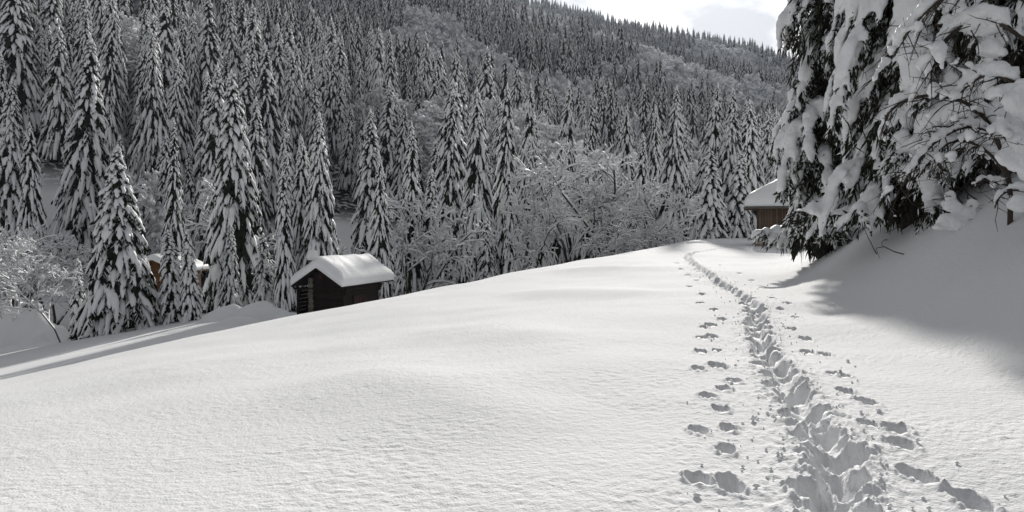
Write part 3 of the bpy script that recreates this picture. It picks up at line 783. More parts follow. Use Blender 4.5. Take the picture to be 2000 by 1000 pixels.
def attr(nm, typ):
    a_ = N(ng, 'GeometryNodeInputNamedAttribute'); a_.data_type = typ; a_.inputs['Name'].default_value = nm; return a_.outputs['Attribute']
ip.inputs['Pick Instance'].default_value = True
cx_ = N(ng, 'ShaderNodeCombineXYZ')
L(ng, gi.outputs[0], ip.inputs['Points']); L(ng, ci.outputs[0], ip.inputs['Instance']); L(ng, attr('pick', 'INT'), ip.inputs['Instance Index']); L(ng, attr('size', 'FLOAT'), ip.inputs['Scale'])
L(ng, attr('turn', 'FLOAT'), cx_.inputs['Z']); L(ng, cx_.outputs[0], ip.inputs['Rotation']); L(ng, ip.outputs[0], go.inputs[0])
forest.modifiers.new('forest_fill', 'NODES').node_group = ng
# ------------------------------------------------------------------ huts
def snow_blanket(name, roof_z, x0, x1, y0, y1, T, over, parent, seed, nx=44, ny=44):
    """thick rounded snow lying on a roof whose surface is roof_z(x, y); bulges over the edges"""
    rs_ = np.random.RandomState(seed)
    u = np.linspace(-1, 1, nx); v = np.linspace(-1, 1, ny)
    u = np.sign(u) * (1 - (1 - np.abs(u)) ** 1.6); v = np.sign(v) * (1 - (1 - np.abs(v)) ** 1.6)
    U, W = np.meshgrid(u, v, indexing='ij')
    X = (x0 + x1) / 2 + U * (x1 - x0) / 2; Y = (y0 + y1) / 2 + W * (y1 - y0) / 2
    ex = np.minimum(X - x0, x1 - X); ey = np.minimum(Y - y0, y1 - Y)
    e = np.minimum(ex, ey); rad = T * 0.95
    f = np.sqrt(np.clip(1 - (1 - np.clip(e / rad, 0, 1)) ** 2, 0, 1))
    n_ = fbm(X / 1.1 + seed, Y / 1.1, seed, 3)
    Z = roof_z(X, Y) + T * (0.22 + 0.78 * f) * (1 + 0.10 * n_)
    bx = over * np.sin(np.pi * np.clip(f, 0, 1)) ; push = over * (1 - f) * 0 + over * np.sqrt(np.clip(f * (1.0 - f) * 4, 0, 1))
    X = X + np.where(ex <= ey, np.sign(U) * push, 0); Y = Y + np.where(ey < ex, np.sign(W) * push, 0)
    top = np.stack([X, Y, Z], -1).reshape(-1, 3)
    Xb = (x0 + x1) / 2 + U * (x1 - x0) / 2; Yb = (y0 + y1) / 2 + W * (y1 - y0) / 2
    bot = np.stack([Xb, Yb, roof_z(Xb, Yb) + 0.012 + 0 * Xb], -1).reshape(-1, 3)
    a = np.arange(nx - 1)[:, None] * ny; b = np.arange(ny - 1)[None, :]
    Q = np.stack([a + b, a + ny + b, a + ny + b + 1, a + b + 1], -1).reshape(-1, 4)
    n = nx * ny
    ring = list(range(0, ny)) + [i * ny + ny - 1 for i in range(1, nx)] + [(nx - 1) * ny + j for j in range(ny - 2, -1, -1)] + [i * ny for i in range(nx - 2, 0, -1)]
    sk = np.array([[ring[i], ring[(i + 1) % len(ring)], ring[(i + 1) % len(ring)] + n, ring[i] + n] for i in range(len(ring))])
    me = mesh(name, np.vstack([top, bot]), np.vstack([Q, Q[:, ::-1] + n, sk]), None, [M['roof_snow']], True)
    return obj(name, me, parent)
def slab(name, pts, thick, mat, parent):
    """flat panel over a polygon (list of 3D points), given thickness downwards"""
    p = np.array(pts, float); n = len(p); V = np.vstack([p, p - np.array([0, 0, thick])])
    me = bpy.data.meshes.new(name)
    F = [list(range(n)), list(range(2 * n - 1, n - 1, -1))] + [[(i + 1) % n, i, i + n, (i + 1) % n + n] for i in range(n)]
    me.from_pydata(V.tolist(), [], F); me.materials.append(mat); me.update()
    return obj(name, me, parent)
def piece(name, me, parent, loc, rot=(0, 0, 0)):
    o = obj(name, me, parent, loc); o.rotation_euler = rot; return o
rs = np.random.RandomState(3)
# --- the dark hut below the meadow edge: local x to the near eave, y along the ridge
hut = thing('wooden_hut', 'small dark wooden hut under a thick rounded snow roof below the meadow edge', 'hut', (-8.75, 38.0, 0), math.atan2(-0.30, 0.954))
EZ, AZ = -1.30, -0.34
def hut_roof(x, y):
    return AZ - (AZ - EZ) * np.abs(x + 1.5) / 1.5
for sgn in (0, 1):
    x0, x1 = (-1.5, 0.0) if sgn else (-3.0, -1.5)
    slab('roof_panel', [(x0, 0, float(hut_roof(x0, 0))), (x1, 0, float(hut_roof(x1, 0))), (x1, 5.9, float(hut_roof(x1, 0))), (x0, 5.9, float(hut_roof(x0, 0)))], 0.07, M['dark_wood'], hut)
snow_blanket('roof_snow', hut_roof, -3.02, 0.02, 0.0, 5.92, 0.62, 0.10, hut, 4)
me_g = box_mesh('log', 1.92, 0.17, 0.158, M['dark_wood'], 0.03); me_l = box_mesh('log_long', 0.17, 3.9, 0.158, M['dark_wood'], 0.03)
for i in range(13):
    z = -3.4 + i * 0.16
    piece('log', me_g, hut, (-1.06, 0.40, z)); piece('log', me_g, hut, (-1.06, 4.2, z))
    piece('log', me_l, hut, (-0.16, 2.30, z + 0.08)); piece('log', me_l, hut, (-1.95, 2.30, z + 0.08))
for i in range(11):                                   # gable boards up to the roof
    x = -1.96 + i * 0.17
    hz = float(hut_roof(x, 0)) - 0.09
    if hz > -1.36:
        piece('gable_board', box_mesh('gable_board', 0.165, 0.04, hz + 1.40, M['dark_wood'], 0.008), hut, (x + 0.06, 0.34, -1.40))
win = piece('window', box_mesh('window_frame', 0.30, 0.05, 0.36, M['dark_wood'], 0.01), hut, (-1.36, 0.30, -0.98))
piece('shutter', box_mesh('shutter', 0.22, 0.03, 0.28, M['red_wood'], 0.01), win, (0, -0.035, 0.04))
me_b = [box_mesh('log_end', 0.27, 0.24, 0.27, M['grey_wood'], 0.05, 0.02, rs) for _ in range(4)]
for i in range(9):                                    # weathered log ends stacked at the corner
    piece('log_end', me_b[i % 4], hut, (-1.98 + rs.uniform(-0.015, 0.015), 0.30, -3.35 + i * 0.275), (0, 0, rs.uniform(-0.08, 0.08)))
for (x, y) in ((-2.80, 0.35), (-2.80, 3.9), (-2.4, 4.1)):
    piece('post', box_mesh('post', 0.12, 0.12, 2.15, M['dark_wood'], 0.02), hut, (x, y, -3.5))
for z in (-1.75, -2.35):
    piece('rail', box_mesh('rail', 0.08, 3.5, 0.10, M['dark_wood'], 0.015), hut, (-2.78, 2.1, z))
sp1 = box_mesh('added_side_plank', 0.04, 3.55, 0.19, M['dark_wood'], 0.01); sp2 = box_mesh('added_back_plank', 0.85, 0.04, 0.19, M['dark_wood'], 0.01)  # dark planks added to close the open lean-to, so its opening looks dark
for i in range(10):
    piece('added_side_plank', sp1, hut, (-2.70, 2.1, -3.4 + i * 0.2)); piece('added_back_plank', sp2, hut, (-2.32, 3.85, -3.4 + i * 0.2))
piece('cross_beam', box_mesh('cross_beam', 2.9, 0.12, 0.12, M['dark_wood'], 0.02), hut, (-1.5, 0.26, -1.52))
dr = piece('hatch', box_mesh('hatch_frame', 0.05, 1.5, 0.72, M['dark_wood'], 0.01), hut, (-0.05, 2.0, -2.55))
for i in range(5):
    piece('hatch_board', box_mesh('hatch_board', 0.03, 0.25, 0.60, M['red_wood'], 0.006), dr, (0.035, -0.54 + i * 0.27, 0.05))
for y in (0.42, 4.2):
    for i in range(3):
        piece('console', box_mesh('console', 0.34 - 0.1 * i, 0.14, 0.12, M['dark_wood'], 0.02), hut, (-0.02, y, -1.50 - 0.13 * i))
chim = piece('chimney', box_mesh('chimney', 0.34, 0.34, 0.9, M['grey_wood'], 0.03), hut, (-2.42, 1.15, -0.85))
_th = np.linspace(0, math.pi, 7)
A_ = np.array([[[0, 0, 0.82 + 0.62 * q] for q in (0, 0.08, 0.3, 0.55, 0.8, 0.95, 1.0)]])
w_ = np.array([[0.05, 0.24, 0.29, 0.29, 0.24, 0.13, 0.01]])
v_, q_ = pads(A_, np.array([[[1.0, 0, 0]]]), np.tile(np.array([0, 1.0, 0]), (1, 7, 1)), w_, w_ * 1.0, 12, rs, 0.05, 0.0)
v_[:, 1] = np.where(v_[:, 1] < 0, v_[:, 1] * 3.3, v_[:, 1])
obj('snow_cap', mesh('snow_cap', v_, q_, None, [M['roof_snow']], True), chim)

# --- brown chalet at the bend of the trail
ch = thing('chalet', 'brown board chalet with hipped snowy roof at the bend of the trail', 'chalet', (15.75, 50.2, 0), R(-17))
CX, CY, CEZ, CRZ = 7.4, 6.4, 3.22, 5.0
def ch_roof(x, y):
    k_ = (CRZ - CEZ) / (CY / 2)
    return CEZ + k_ * np.minimum(np.minimum(np.minimum(y, CY - y), x), CX - x)
snow_blanket('roof_snow', ch_roof, -0.02, CX + 0.02, -0.02, CY + 0.02, 0.78, 0.10, ch, 9)
h_ = CY / 2
for pts in ([(0, 0), (CX, 0), (CX - h_, h_), (h_, h_)], [(0, CY), (h_, h_), (CX - h_, h_), (CX, CY)][::-1], [(0, 0), (h_, h_), (0, CY)][::-1], [(CX, 0), (CX, CY), (CX - h_, h_)]):
    slab('roof_panel', [(x, y, float(ch_roof(x, y)) - 0.004) for (x, y) in pts], 0.09, M['brown_wood'], ch)
piece('fascia', box_mesh('fascia', CX, 0.05, 0.13, M['grey_wood'], 0.01), ch, (CX / 2, -0.03, CEZ - 0.16))
piece('fascia', box_mesh('fascia_side', 0.05, CY, 0.13, M['grey_wood'], 0.01), ch, (-0.03, CY / 2, CEZ - 0.16))
bds = [box_mesh('board', 0.165, 0.035, 1.92, M['brown_wood'], 0.01) for _ in range(1)]
for i in range(32):
    piece('board', bds[0], ch, (0.98 + i * 0.18, 0.85 + (0.012 if i % 2 else 0), 1.32))
for i in range(26):
    piece('board', bds[0], ch, (0.87 + (0.012 if i % 2 else 0), 0.96 + i * 0.18, 1.32), (0, 0, math.pi / 2))
slab('inner_wall', [(0.93, 0.92, 3.2), (6.5, 0.92, 3.2), (6.5, 5.5, 3.2), (0.93, 5.5, 3.2)], 2.3, M['dark_wood'], ch)
me_s = [box_mesh('stone', rs.uniform(0.42, 0.62), 0.34, rs.uniform(0.24, 0.34), M['stone'], 0.05, 0.03, rs) for _ in range(5)]
for j in range(3):
    for i in range(11):
        piece('stone', me_s[(i + 2 * j) % 5], ch, (0.75 + i * 0.56 + 0.2 * (j % 2), 0.78, 0.32 + j * 0.30))
    for i in range(9):
        piece('stone', me_s[(i + j) % 5], ch, (0.80, 1.15 + i * 0.55, 0.32 + j * 0.30), (0, 0, math.pi / 2))

# --- ochre cabin showing between two spruces
cb = thing('ochre_cabin', 'ochre plank cabin peeping out between the broad spruce and a stubby one', 'cabin', (-28.9, 60.0, 0), R(-4))
CBW, CRG, CEV = 2.3, -0.75, -1.75
def cab_roof(x, y):
    return CRG - (CRG - CEV) * np.abs(x) / CBW
for sgn in (-1, 1):
    slab('roof_panel', [(0, -0.5, CRG), (sgn * CBW, -0.5, CEV), (sgn * CBW, 4.5, CEV), (0, 4.5, CRG)][::sgn], 0.10, M['ochre_wood'], cb)
snow_blanket('roof_snow', cab_roof, -CBW, CBW, -0.52, 4.52, 0.5, 0.08, cb, 14, 30, 30)
zz0 = lz(-28.9, 60.0) - 0.6
pl = box_mesh('plank', 3.7, 0.06, 0.215, M['ochre_wood'], 0.012); pl2 = box_mesh('plank_side', 0.06, 3.9, 0.215, M['ochre_wood'], 0.012)
z = zz0
while z < CRG - 0.35:
    wd = 3.7 if z < CEV + 0.05 else max(0.3, (CRG - 0.12 - z - 0.215) / (CRG - CEV) * CBW * 2)
    if wd <= 3.7:
        piece('plank', pl if wd == 3.7 else box_mesh('plank_gable', wd, 0.06, 0.215, M['ochre_wood'], 0.012), cb, (0, 0, z))
    else:
        piece('plank', pl, cb, (0, 0, z))
    if z < CEV - 0.1:
        piece('plank', pl2, cb, (1.82, 2.0, z)); piece('plank', pl2, cb, (-1.82, 2.0, z))
    z += 0.225
slab('inner_wall', [(-1.75, 0.06, CEV - 0.05), (1.75, 0.06, CEV - 0.05), (1.75, 3.9, CEV - 0.05), (-1.75, 3.9, CEV - 0.05)], CEV - zz0, M['dark_wood'], cb)
# ------------------------------------------------------------------ close at hand on the right: remeshed snow
def remesh(name, bag, vox, mat, smooth_it=3):
    me = bag.mesh(name, [mat], True)
    o = bpy.data.objects.new(name, me); COL.objects.link(o)
    m_ = o.modifiers.new('r', 'REMESH'); m_.mode = 'VOXEL'; m_.voxel_size = vox; m_.use_smooth_shade = True
    s_ = o.modifiers.new('s', 'SMOOTH'); s_.iterations = smooth_it; s_.factor = 0.5
    dg = bpy.context.evaluated_depsgraph_get()
    out = bpy.data.meshes.new_from_object(o.evaluated_get(dg)); out.name = name
    bpy.data.objects.remove(o); bpy.data.meshes.remove(me)
    if not out.materials:
        out.materials.append(mat)
    nv = len(out.vertices); co = np.zeros(nv * 3, np.float32); out.vertices.foreach_get('co', co); co = co.reshape(-1, 3)
    nm = np.zeros(nv * 3, np.float32); out.vertices.foreach_get('normal', nm); nm = nm.reshape(-1, 3)
    d_ = 0.045 * noise2(co[:, 0] / 0.30 + co[:, 2] / 0.7, co[:, 2] / 0.40 + co[:, 1] / 0.35, 7) + 0.013 * noise2(co[:, 0] / 0.1 + co[:, 1] / 0.12, co[:, 2] / 0.13, 8) + 0.016 * noise2(co[:, 0] / 0.06 - co[:, 1] / 0.05, co[:, 2] / 0.06, 9)
    co += nm * d_[:, None]; out.vertices.foreach_set('co', co.ravel()); out.update()
    return out
def tube_pads(bag, A, W, TH, k, rs_, rough=0.1, sag=0.15, lift=0.3):
    """cushions along (n,m,3) axes, oriented from their own direction"""
    T = unit(np.gradient(A, axis=1)); up = np.array([0, 0, 1.0])
    S = np.cross(T, up); S = unit(np.where(np.linalg.norm(S, axis=-1, keepdims=True) < 0.15, np.array([1.0, 0.2, 0]), S))
    U = unit(np.cross(S, T)); U = np.where(U[..., 2:3] < 0, -U, U)
    bag.add(*pads(A + U * (TH * lift)[..., None], S, U, W, TH, k, rs_, rough, sag))
def close_spruce(label, x, y, H, Rb, seed, z_top=10.5, nb=92, vox=0.052, floor=0.35, base=0.5):
    rs_ = np.random.RandomState(seed)
    z0 = lz(x, y)
    o = thing('spruce_tree', label, 'spruce', (x, y, z0 - 0.3), 0.0)
    tb = Bag(); zz = np.linspace(-0.3, H, 12); rad = 0.24 * (1 - zz / H).clip(0) + 0.02
    tb.add(*prisms(np.stack([zz[:-1] * 0, zz[:-1] * 0, zz[:-1]], 1), np.stack([zz[1:] * 0, zz[1:] * 0, zz[1:]], 1), rad[:-1], rad[1:], 9))
    obj('trunk', tb.mesh('trunk', [M['bark']], True), o)
    hz = np.linspace(base + 0.9, z_top, nb) + rs_.uniform(-0.2, 0.2, nb)
    ang = np.arange(nb) * 2.39996 + rs_.uniform(-0.35, 0.35, nb)
    Lb = Rb * (1 - hz / H) ** 0.6 * rs_.uniform(0.75, 1.2, nb) * 1.12 * (1 + 0.20 * np.sin(hz * 1.55 - 7.73) + 0.10 * np.sin(hz * 3.7 + 2 * ang))
    e = np.stack([np.cos(ang), np.sin(ang), 0 * ang], 1); sd_ = np.stack([-np.sin(ang), np.cos(ang), 0 * ang], 1)
    a = rs_.uniform(0.05, 0.3, nb); b = rs_.uniform(1.05, 1.6, nb); sw = rs_.uniform(-0.2, 0.2, nb)
    def axis(s):
        P = e[:, None, :] * (Lb[:, None] * s * (1 - 0.2 * s * s))[..., None] + sd_[:, None, :] * (Lb[:, None] * sw[:, None] * s * s)[..., None]
        P[..., 2] += hz[:, None] + Lb[:, None] * (a[:, None] * s - b[:, None] * s ** 1.8); P[..., 2] = np.maximum(P[..., 2], floor + 0.2 * s)
        return P
    nbag, sbag = Bag(), Bag()
    m = 13; ss = np.tile(np.linspace(0, 1, m), (nb, 1)); A = axis(ss)
    nbag.add(*prisms(A[:, :-1].reshape(-1, 3), A[:, 1:].reshape(-1, 3), np.tile(np.linspace(0.035, 0.014, m - 1), nb), np.tile(np.linspace(0.032, 0.01, m - 1), nb), 4))
    # main cushions
    u = np.linspace(0, 1, m)[None, :]; sA = 0.30 + 0.72 * u + 0 * ss; A = axis(sA)
    env = np.sin(math.pi * (0.04 + 0.93 * u)) ** 0.5
    W = (0.09 + 0.052 * Lb)[:, None] * env * (0.34 + 0.98 * np.abs(np.sin(u * rs_.uniform(5, 9, (nb, 1)) + rs_.uniform(0, 6, (nb, 1))))) * rs_.uniform(0.6, 1.35, (nb, 1))
    tube_pads(sbag, A, W, W * rs_.uniform(0.6, 0.9, (nb, 1)), 9, rs_, 0.13)
    # side sprays: each with needles and a finger of snow
    q = 18
    st = np.sort(rs_.uniform(0.22, 1.0, (nb, q)), 1); P = axis(st); T = unit(axis(st + 0.02) - axis(st - 0.02))
    sg = np.where(np.arange(q) % 2, 1, -1)[None, :]
    D = unit(T * 0.8 + sd_[:, None, :] * (sg * rs_.uniform(0.35, 0.95, (nb, q)))[..., None] + np.array([0, 0, -1.0]) * rs_.uniform(0.1, 0.7, (nb, q))[..., None])
    ln = (Lb[:, None] * rs_.uniform(0.16, 0.34, (nb, q)) * (1.15 - 0.6 * st)).clip(0.2, 0.75)
    P = P.reshape(-1, 3); D = D.reshape(-1, 3); ln = ln.ravel()
    mm = 6; uu = np.linspace(0, 1, mm)[None, :]
    A2 = P[:, None, :] + D[:, None, :] * (ln[:, None] * uu)[..., None]; A2[..., 2] -= ln[:, None] * 0.45 * uu ** 2
    kp = rs_.rand(len(ln)) < 0.62
    W2 = (ln[:, None] * 0.15 * rs_.uniform(0.6, 1.5, (len(ln), 1)) + 0.02) * np.array([0.5, 0.8, 1, 1.05, 0.8, 0.25])[None, :]
    tube_pads(sbag, A2[kp], W2[kp], W2[kp] * 0.85, 7, rs_, 0.15)
    nbag.add(*prisms(A2[:, :-1].reshape(-1, 3), A2[:, 1:].reshape(-1, 3), np.full(len(ln) * (mm - 1), 0.012), np.full(len(ln) * (mm - 1), 0.008), 3))
    # needle brushes along every spray and under every bough
    def brush(Px, Dx, per, lo, hi, w0=0.16, w1=0.30):
        n = len(Px) * per
        Pn = np.repeat(Px, per, 0) + rs_.normal(0, 0.02, (n, 3)); Dn = unit(np.repeat(Dx, per, 0) * 0.9 + rs_.normal(0, 0.55, (n, 3)) + np.array([0, 0, -0.45]))
        l_ = rs_.uniform(lo, hi, n)
        S_ = unit(np.cross(Dn, unit(rs_.normal(0, 1, (n, 3)))))
        nbag.add(*blades(Pn, Dn, l_, l_ * rs_.uniform(w0, w1, n), S_, l_ * 0.15))
    f = rs_.uniform(0.2, 1.0, (len(ln), 7)); pts = P[:, None, :] + D[:, None, :] * (ln[:, None] * f)[..., None]; pts[..., 2] -= ln[:, None] * 0.45 * f ** 2
    brush(pts.reshape(-1, 3), np.repeat(D, 7, 0), 2, 0.09, 0.22)
    s3 = rs_.uniform(0.1, 1.02, (nb, 36)); P3 = axis(s3).reshape(-1, 3); T3 = unit(axis(s3 + 0.02) - axis(s3 - 0.02)).reshape(-1, 3)
    brush(P3, unit(T3 * 0.5 + np.array([0, 0, -0.8])), 2, 0.12, 0.34)
    # shaded inner twigs
    ni = 2600; hi_ = rs_.uniform(0.45, z_top + 0.5, ni); ai = rs_.uniform(0, 6.283, ni); ri = rs_.uniform(0.1, 0.6, ni) * Rb
    brush(np.stack([np.cos(ai) * ri, np.sin(ai) * ri, hi_], 1), np.stack([np.cos(ai) * 0.4, np.sin(ai) * 0.4, -1 + 0 * ai], 1), 2, 0.25, 0.6, 0.07, 0.16)
    obj('crown', nbag.mesh('close_needles', [M['needle_near']]), o)
    sn = obj('snow', remesh('close_snow', sbag, vox, M['snow_near']), o)
    # snow caught in the needles along the edges of the cushions
    keepb = nbag; nbag = Bag()
    f = rs_.uniform(0.3, 1.05, (len(ln), 10)); pts = P[:, None, :] + D[:, None, :] * (ln[:, None] * f)[..., None]; pts[..., 2] -= ln[:, None] * 0.45 * f ** 2
    brush(pts.reshape(-1, 3), np.repeat(D, 10, 0), 1, 0.06, 0.17)
    s4 = rs_.uniform(0.2, 1.04, (nb, 40)); P4 = axis(s4) + sd_[:, None, :] * rs_.normal(0, 0.13, (nb, 40, 1)); P4[..., 2] -= 0.03
    brush(P4.reshape(-1, 3), np.repeat(e, 40, 0) * 0.4 + np.array([0, 0, -0.7]), 1, 0.07, 0.2)
    obj('snow_tufts', nbag.mesh('snow_tufts', [M['snow_near']]), sn)
    t_, n_, s_ = spruce_meshes(seed + 500, H, Rb * 1.5, 110, 6, 6, 9, 1.3, 0.95, 'upper%d' % seed, 0.5, 0.75, (z_top + 1.6) / H, 1.0)
    up = obj('upper_crown', n_, o); obj('upper_snow', s_, up)
    bpy.data.meshes.remove(t_)
    return o
def at(px, py, d):
    return np.array([(px - 1000) / FPX * d, d, EYE - (py - HOR) / FPX * d])
close_spruce('big dark-hearted roadside spruce hiding half of the chalet', 10.35, 24.5, 23, 1.9, 301, nb=92, floor=0.9)
close_spruce('huge roadside spruce with long slanting snow boughs on the bank', 9.7, 18.0, 23, 2.35, 302, nb=88)
close_spruce('roadside spruce behind the arched sapling, at the right picture edge', 10.9, 16.2, 20, 2.1, 303, z_top=9, nb=76)
spruce('tall', 11.8, 25.0, 21, 2.6, 'spruce filling the dark gap between the two biggest roadside spruces', idx=1)
spruce('tall', 13.4, 21.5, 20, 2.8, 'spruce deep behind the arched sapling on the bank', idx=2)
spruce('tall', 15.6, 18.5, 19, 2.8, 'spruce beyond the right picture edge showing only boughs', idx=0)

# --- arched sapling and the snow-wrapped young tree at the picture edge
def poly(pts, n=9):
    return catmull(pts, n)
def laden(name, label, cat, strokes, twigs, seed, lumps=(), vox=0.028, base=None):
    """bent stems given as (points, stem radius, snow width, snow height); twigs (n, spread) grow from them"""
    rs_ = np.random.RandomState(seed)
    wb, tb, sb = Bag(), Bag(), Bag()
    org = np.array(strokes[0][0][0] if base is None else base, float)
    for (pts, r_, w_, h_, nt_, tl_) in strokes:
        A = poly([np.array(p) - org for p in pts]); n = len(A)
        rr = np.linspace(r_, r_ * 0.45, n)
        wb.add(*prisms(A[:-1], A[1:], rr[:-1], rr[1:], 7))
        if w_ > 0:
            i0 = n // 8
            B = A[i0:][None]; mm = B.shape[1]; x_ = np.linspace(0, 1, mm)
            fl = np.hypot(*np.gradient(B[0], axis=0)[:, :2].T) / (np.linalg.norm(np.gradient(B[0], axis=0), axis=1) + 1e-9)
            env = np.clip(np.minimum(x_, 1 - x_) * 8, 0.1, 1) * (0.45 + 0.65 * fl) * (0.85 + 0.3 * noise2(x_ * 9, x_ * 0 + seed, 3))
            tube_pads(sb, B + np.array([0, 0, 1.0]) * (r_ * 0.6), (w_ * env)[None], (h_ * env)[None], 9, rs_, 0.08, 0.1, 0.4)
        for _ in range(nt_):
            i = rs_.randint(n // 4, n); p = A[i]; T = unit(A[min(i + 1, n - 1)] - A[i - 1])
            d = unit(T * 0.6 + rs_.normal(0, 0.6, 3) + np.array([-0.1, 0, -0.15])); l_ = tl_ * rs_.uniform(0.4, 1.2)
            q = [p]
            for s_ in range(4):
                d = unit(d + rs_.normal(0, 0.18, 3) + np.array([0, 0, -0.16])); q.append(q[-1] + d * l_ / 4)
            q = np.array(q)
            tb.add(*prisms(q[:-1], q[1:], np.linspace(0.011, 0.006, 4), np.linspace(0.009, 0.004, 4), 4))
            if rs_.rand() < 0.75:
                a0, a1 = sorted(rs_.uniform(0, 4, 2)); a1 = max(a1, a0 + 1.2); f = np.linspace(a0, min(a1, 4), 6)
                B = np.stack([np.interp(f, np.arange(5), q[:, c_]) for c_ in range(3)], 1)[None]
                ww = rs_.uniform(0.03, 0.085) * np.array([0.3, 0.85, 1, 1, 0.8, 0.25]) * rs_.uniform(0.8, 1.2, 6)
                tube_pads(sb, B, ww[None], ww[None] * rs_.uniform(0.9, 1.5), 7, rs_, 0.12, 0.2, 0.6)
            for _k in range(3):
                j = rs_.randint(1, 5); dd = unit(q[j] - q[j - 1] + rs_.normal(0, 0.7, 3)); e_ = q[j] + dd * rs_.uniform(0.1, 0.3)
                tb.add(*prisms(q[j][None], e_[None], np.array([0.006]), np.array([0.003]), 3))
    for (c, rx, ry, rz_) in lumps:
        c = np.array(c) - org; m_ = 7; th = np.linspace(0.02, math.pi - 0.02, m_)
        A = (c[None, :] + np.stack([-np.cos(th) * rx, 0 * th, 0.15 * rz_ * np.sin(th * 2.3 + seed)], 1))[None]
        tube_pads(sb, A, (ry * np.sin(th) ** 0.7)[None], (rz_ * np.sin(th) ** 0.7)[None], 10, rs_, 0.10, 0.25, 0.0)
    o = thing(name, label, cat, tuple(org))
    obj('stem', wb.mesh('stem', [M['bark']], True), o)
    if tb.V:
        obj('twigs', tb.mesh('twigs', [M['twig']]), o)['kind'] = 'stuff'
    obj('snow', remesh('laden_snow', sb, vox, M['snow_near'], 2), o)
    return o
D0 = 12.6
def st(pts, d=D0, dd=0.0):
    return [tuple(at(px, py, d + dd * i)) for i, (px, py) in enumerate(pts)]
gx, gy = 8.45, D0
foot = (gx, gy, lz(gx, gy) - 0.15)
laden('arched_sapling', 'bare sapling bent in an arch under thick snow on the bank', 'sapling', [
    ([foot] + st([(1970, 370), (1955, 305), (1930, 248), (1893, 210), (1845, 192), (1795, 190), (1752, 205), (1720, 232)]), 0.045, 0.085, 0.15, 34, 0.75),
    (st([(1964, 345), (1938, 310), (1905, 285), (1868, 276), (1835, 290), (1808, 322), (1790, 350)], D0, -0.05), 0.028, 0.075, 0.10, 26, 0.65),
    (st([(1958, 310), (1930, 262), (1890, 250), (1850, 262), (1812, 290), (1780, 330), (1755, 372)], D0, -0.08), 0.024, 0.06, 0.09, 26, 0.7),
    (st([(1945, 275), (1900, 236), (1868, 240), (1830, 262), (1795, 300)], D0, 0.1), 0.02, 0.06, 0.09, 20, 0.6),
    (st([(1966, 362), (1940, 358), (1915, 352), (1900, 372)], D0, -0.1), 0.018, 0.05, 0.08, 6, 0.4),
], None, 41, base=foot)
g2 = at(2022, 470, 11.4); foot2 = (float(g2[0]), 11.4, lz(g2[0], 11.4) - 0.2)
laden('snow_wrapped_tree', 'young tree with snow-plastered stem cut by the right picture edge', 'young tree', [
    ([foot2] + st([(2022, 420), (2020, 300), (2014, 180), (2004, 80), (1994, -20), (1985, -160)], 11.4), 0.06, 0.0, 0.0, 0, 0.3),
    (st([(2014, 185), (1965, 160), (1925, 150), (1890, 165), (1850, 205)], 11.4, 0.1), 0.03, 0.12, 0.16, 16, 0.6),
    (st([(2004, 90), (1950, 55), (1905, 42), (1860, 62), (1825, 110), (1800, 160)], 11.4, 0.12), 0.03, 0.13, 0.17, 24, 0.8),
    (st([(1996, 10), (1930, -25), (1870, -20), (1810, 20), (1765, 70), (1735, 120)], 11.4, 0.15), 0.03, 0.12, 0.15, 26, 0.8),
    (st([(2020, 300), (1975, 262), (1945, 255), (1925, 275)], 11.4, -0.05), 0.02, 0.07, 0.10, 8, 0.5),
    (st([(2022, 380), (1978, 372), (1950, 385), (1940, 410)], 11.4, -0.05), 0.018, 0.06, 0.08, 5, 0.4),
], None, 43, lumps=[(at(1996, 330, 11.3), 0.16, 0.16, 0.55), (at(1998, 220, 11.3), 0.17, 0.15, 0.5), (at(1990, 405, 11.2), 0.15, 0.14, 0.17), (at(1905, 58, 11.8), 0.30, 0.24, 0.26), (at(1930, 105, 11.7), 0.2, 0.2, 0.22), (at(1955, 190, 11.5), 0.24, 0.2, 0.2)], base=foot2)
g3 = ground_pt(1868, 446); D3 = float(g3[1]); b3 = (float(g3[0]), D3, lz(g3[0], D3) - 0.1)
laden('snow_draped_bush', 'low bush wholly draped in snow on the bank under the arched sapling', 'bush', [
    ([b3] + st([(1868, 425), (1862, 395), (1850, 372)], D3), 0.03, 0.1, 0.1, 4, 0.4), ([b3] + st([(1880, 420), (1895, 402), (1905, 410)], D3), 0.02, 0.1, 0.1, 3, 0.4),
], None, 45, lumps=[(at(1862, 437, D3 - 0.05), 0.30, 0.25, 0.26), (at(1885, 424, D3), 0.24, 0.22, 0.26), (at(1862, 404, D3), 0.17, 0.16, 0.22), (at(1838, 444, D3 - 0.1), 0.14, 0.14, 0.08)], base=b3)
# dark tangle of dead twigs under the roadside spruces
def brush_heap(label, x, y, w, h, n, seed):
    rs_ = np.random.RandomState(seed); b = Bag()
    for _ in range(n):
        p = np.array([rs_.normal(0, w / 2.4), rs_.normal(0, 0.35), 0.0]); p[2] = lz(x + p[0], y + p[1]) - lz(x, y) - 0.05
        d = unit(np.array([rs_.normal(0, 0.7), rs_.normal(0, 0.5), rs_.uniform(0.3, 1.2)])); q = [p]
        for s_ in range(5):
            d = unit(d + rs_.normal(0, 0.25, 3) + np.array([0, 0, -0.12])); q.append(q[-1] + d * h * rs_.uniform(0.12, 0.3))
        q = np.array(q); b.add(*prisms(q[:-1], q[1:], np.linspace(0.014, 0.006, 5), np.linspace(0.012, 0.004, 5), 4))
    o = obj('dead_brush', b.mesh('dead_brush', [M['twig']]), None, (x, y, lz(x, y))); o['label'] = label; o['category'] = 'brush'; o['kind'] = 'stuff'
    return o
brush_heap('dark tangle of dead twigs under the huge roadside spruce', 10.4, 18.0, 1.4, 0.8, 50, 61)
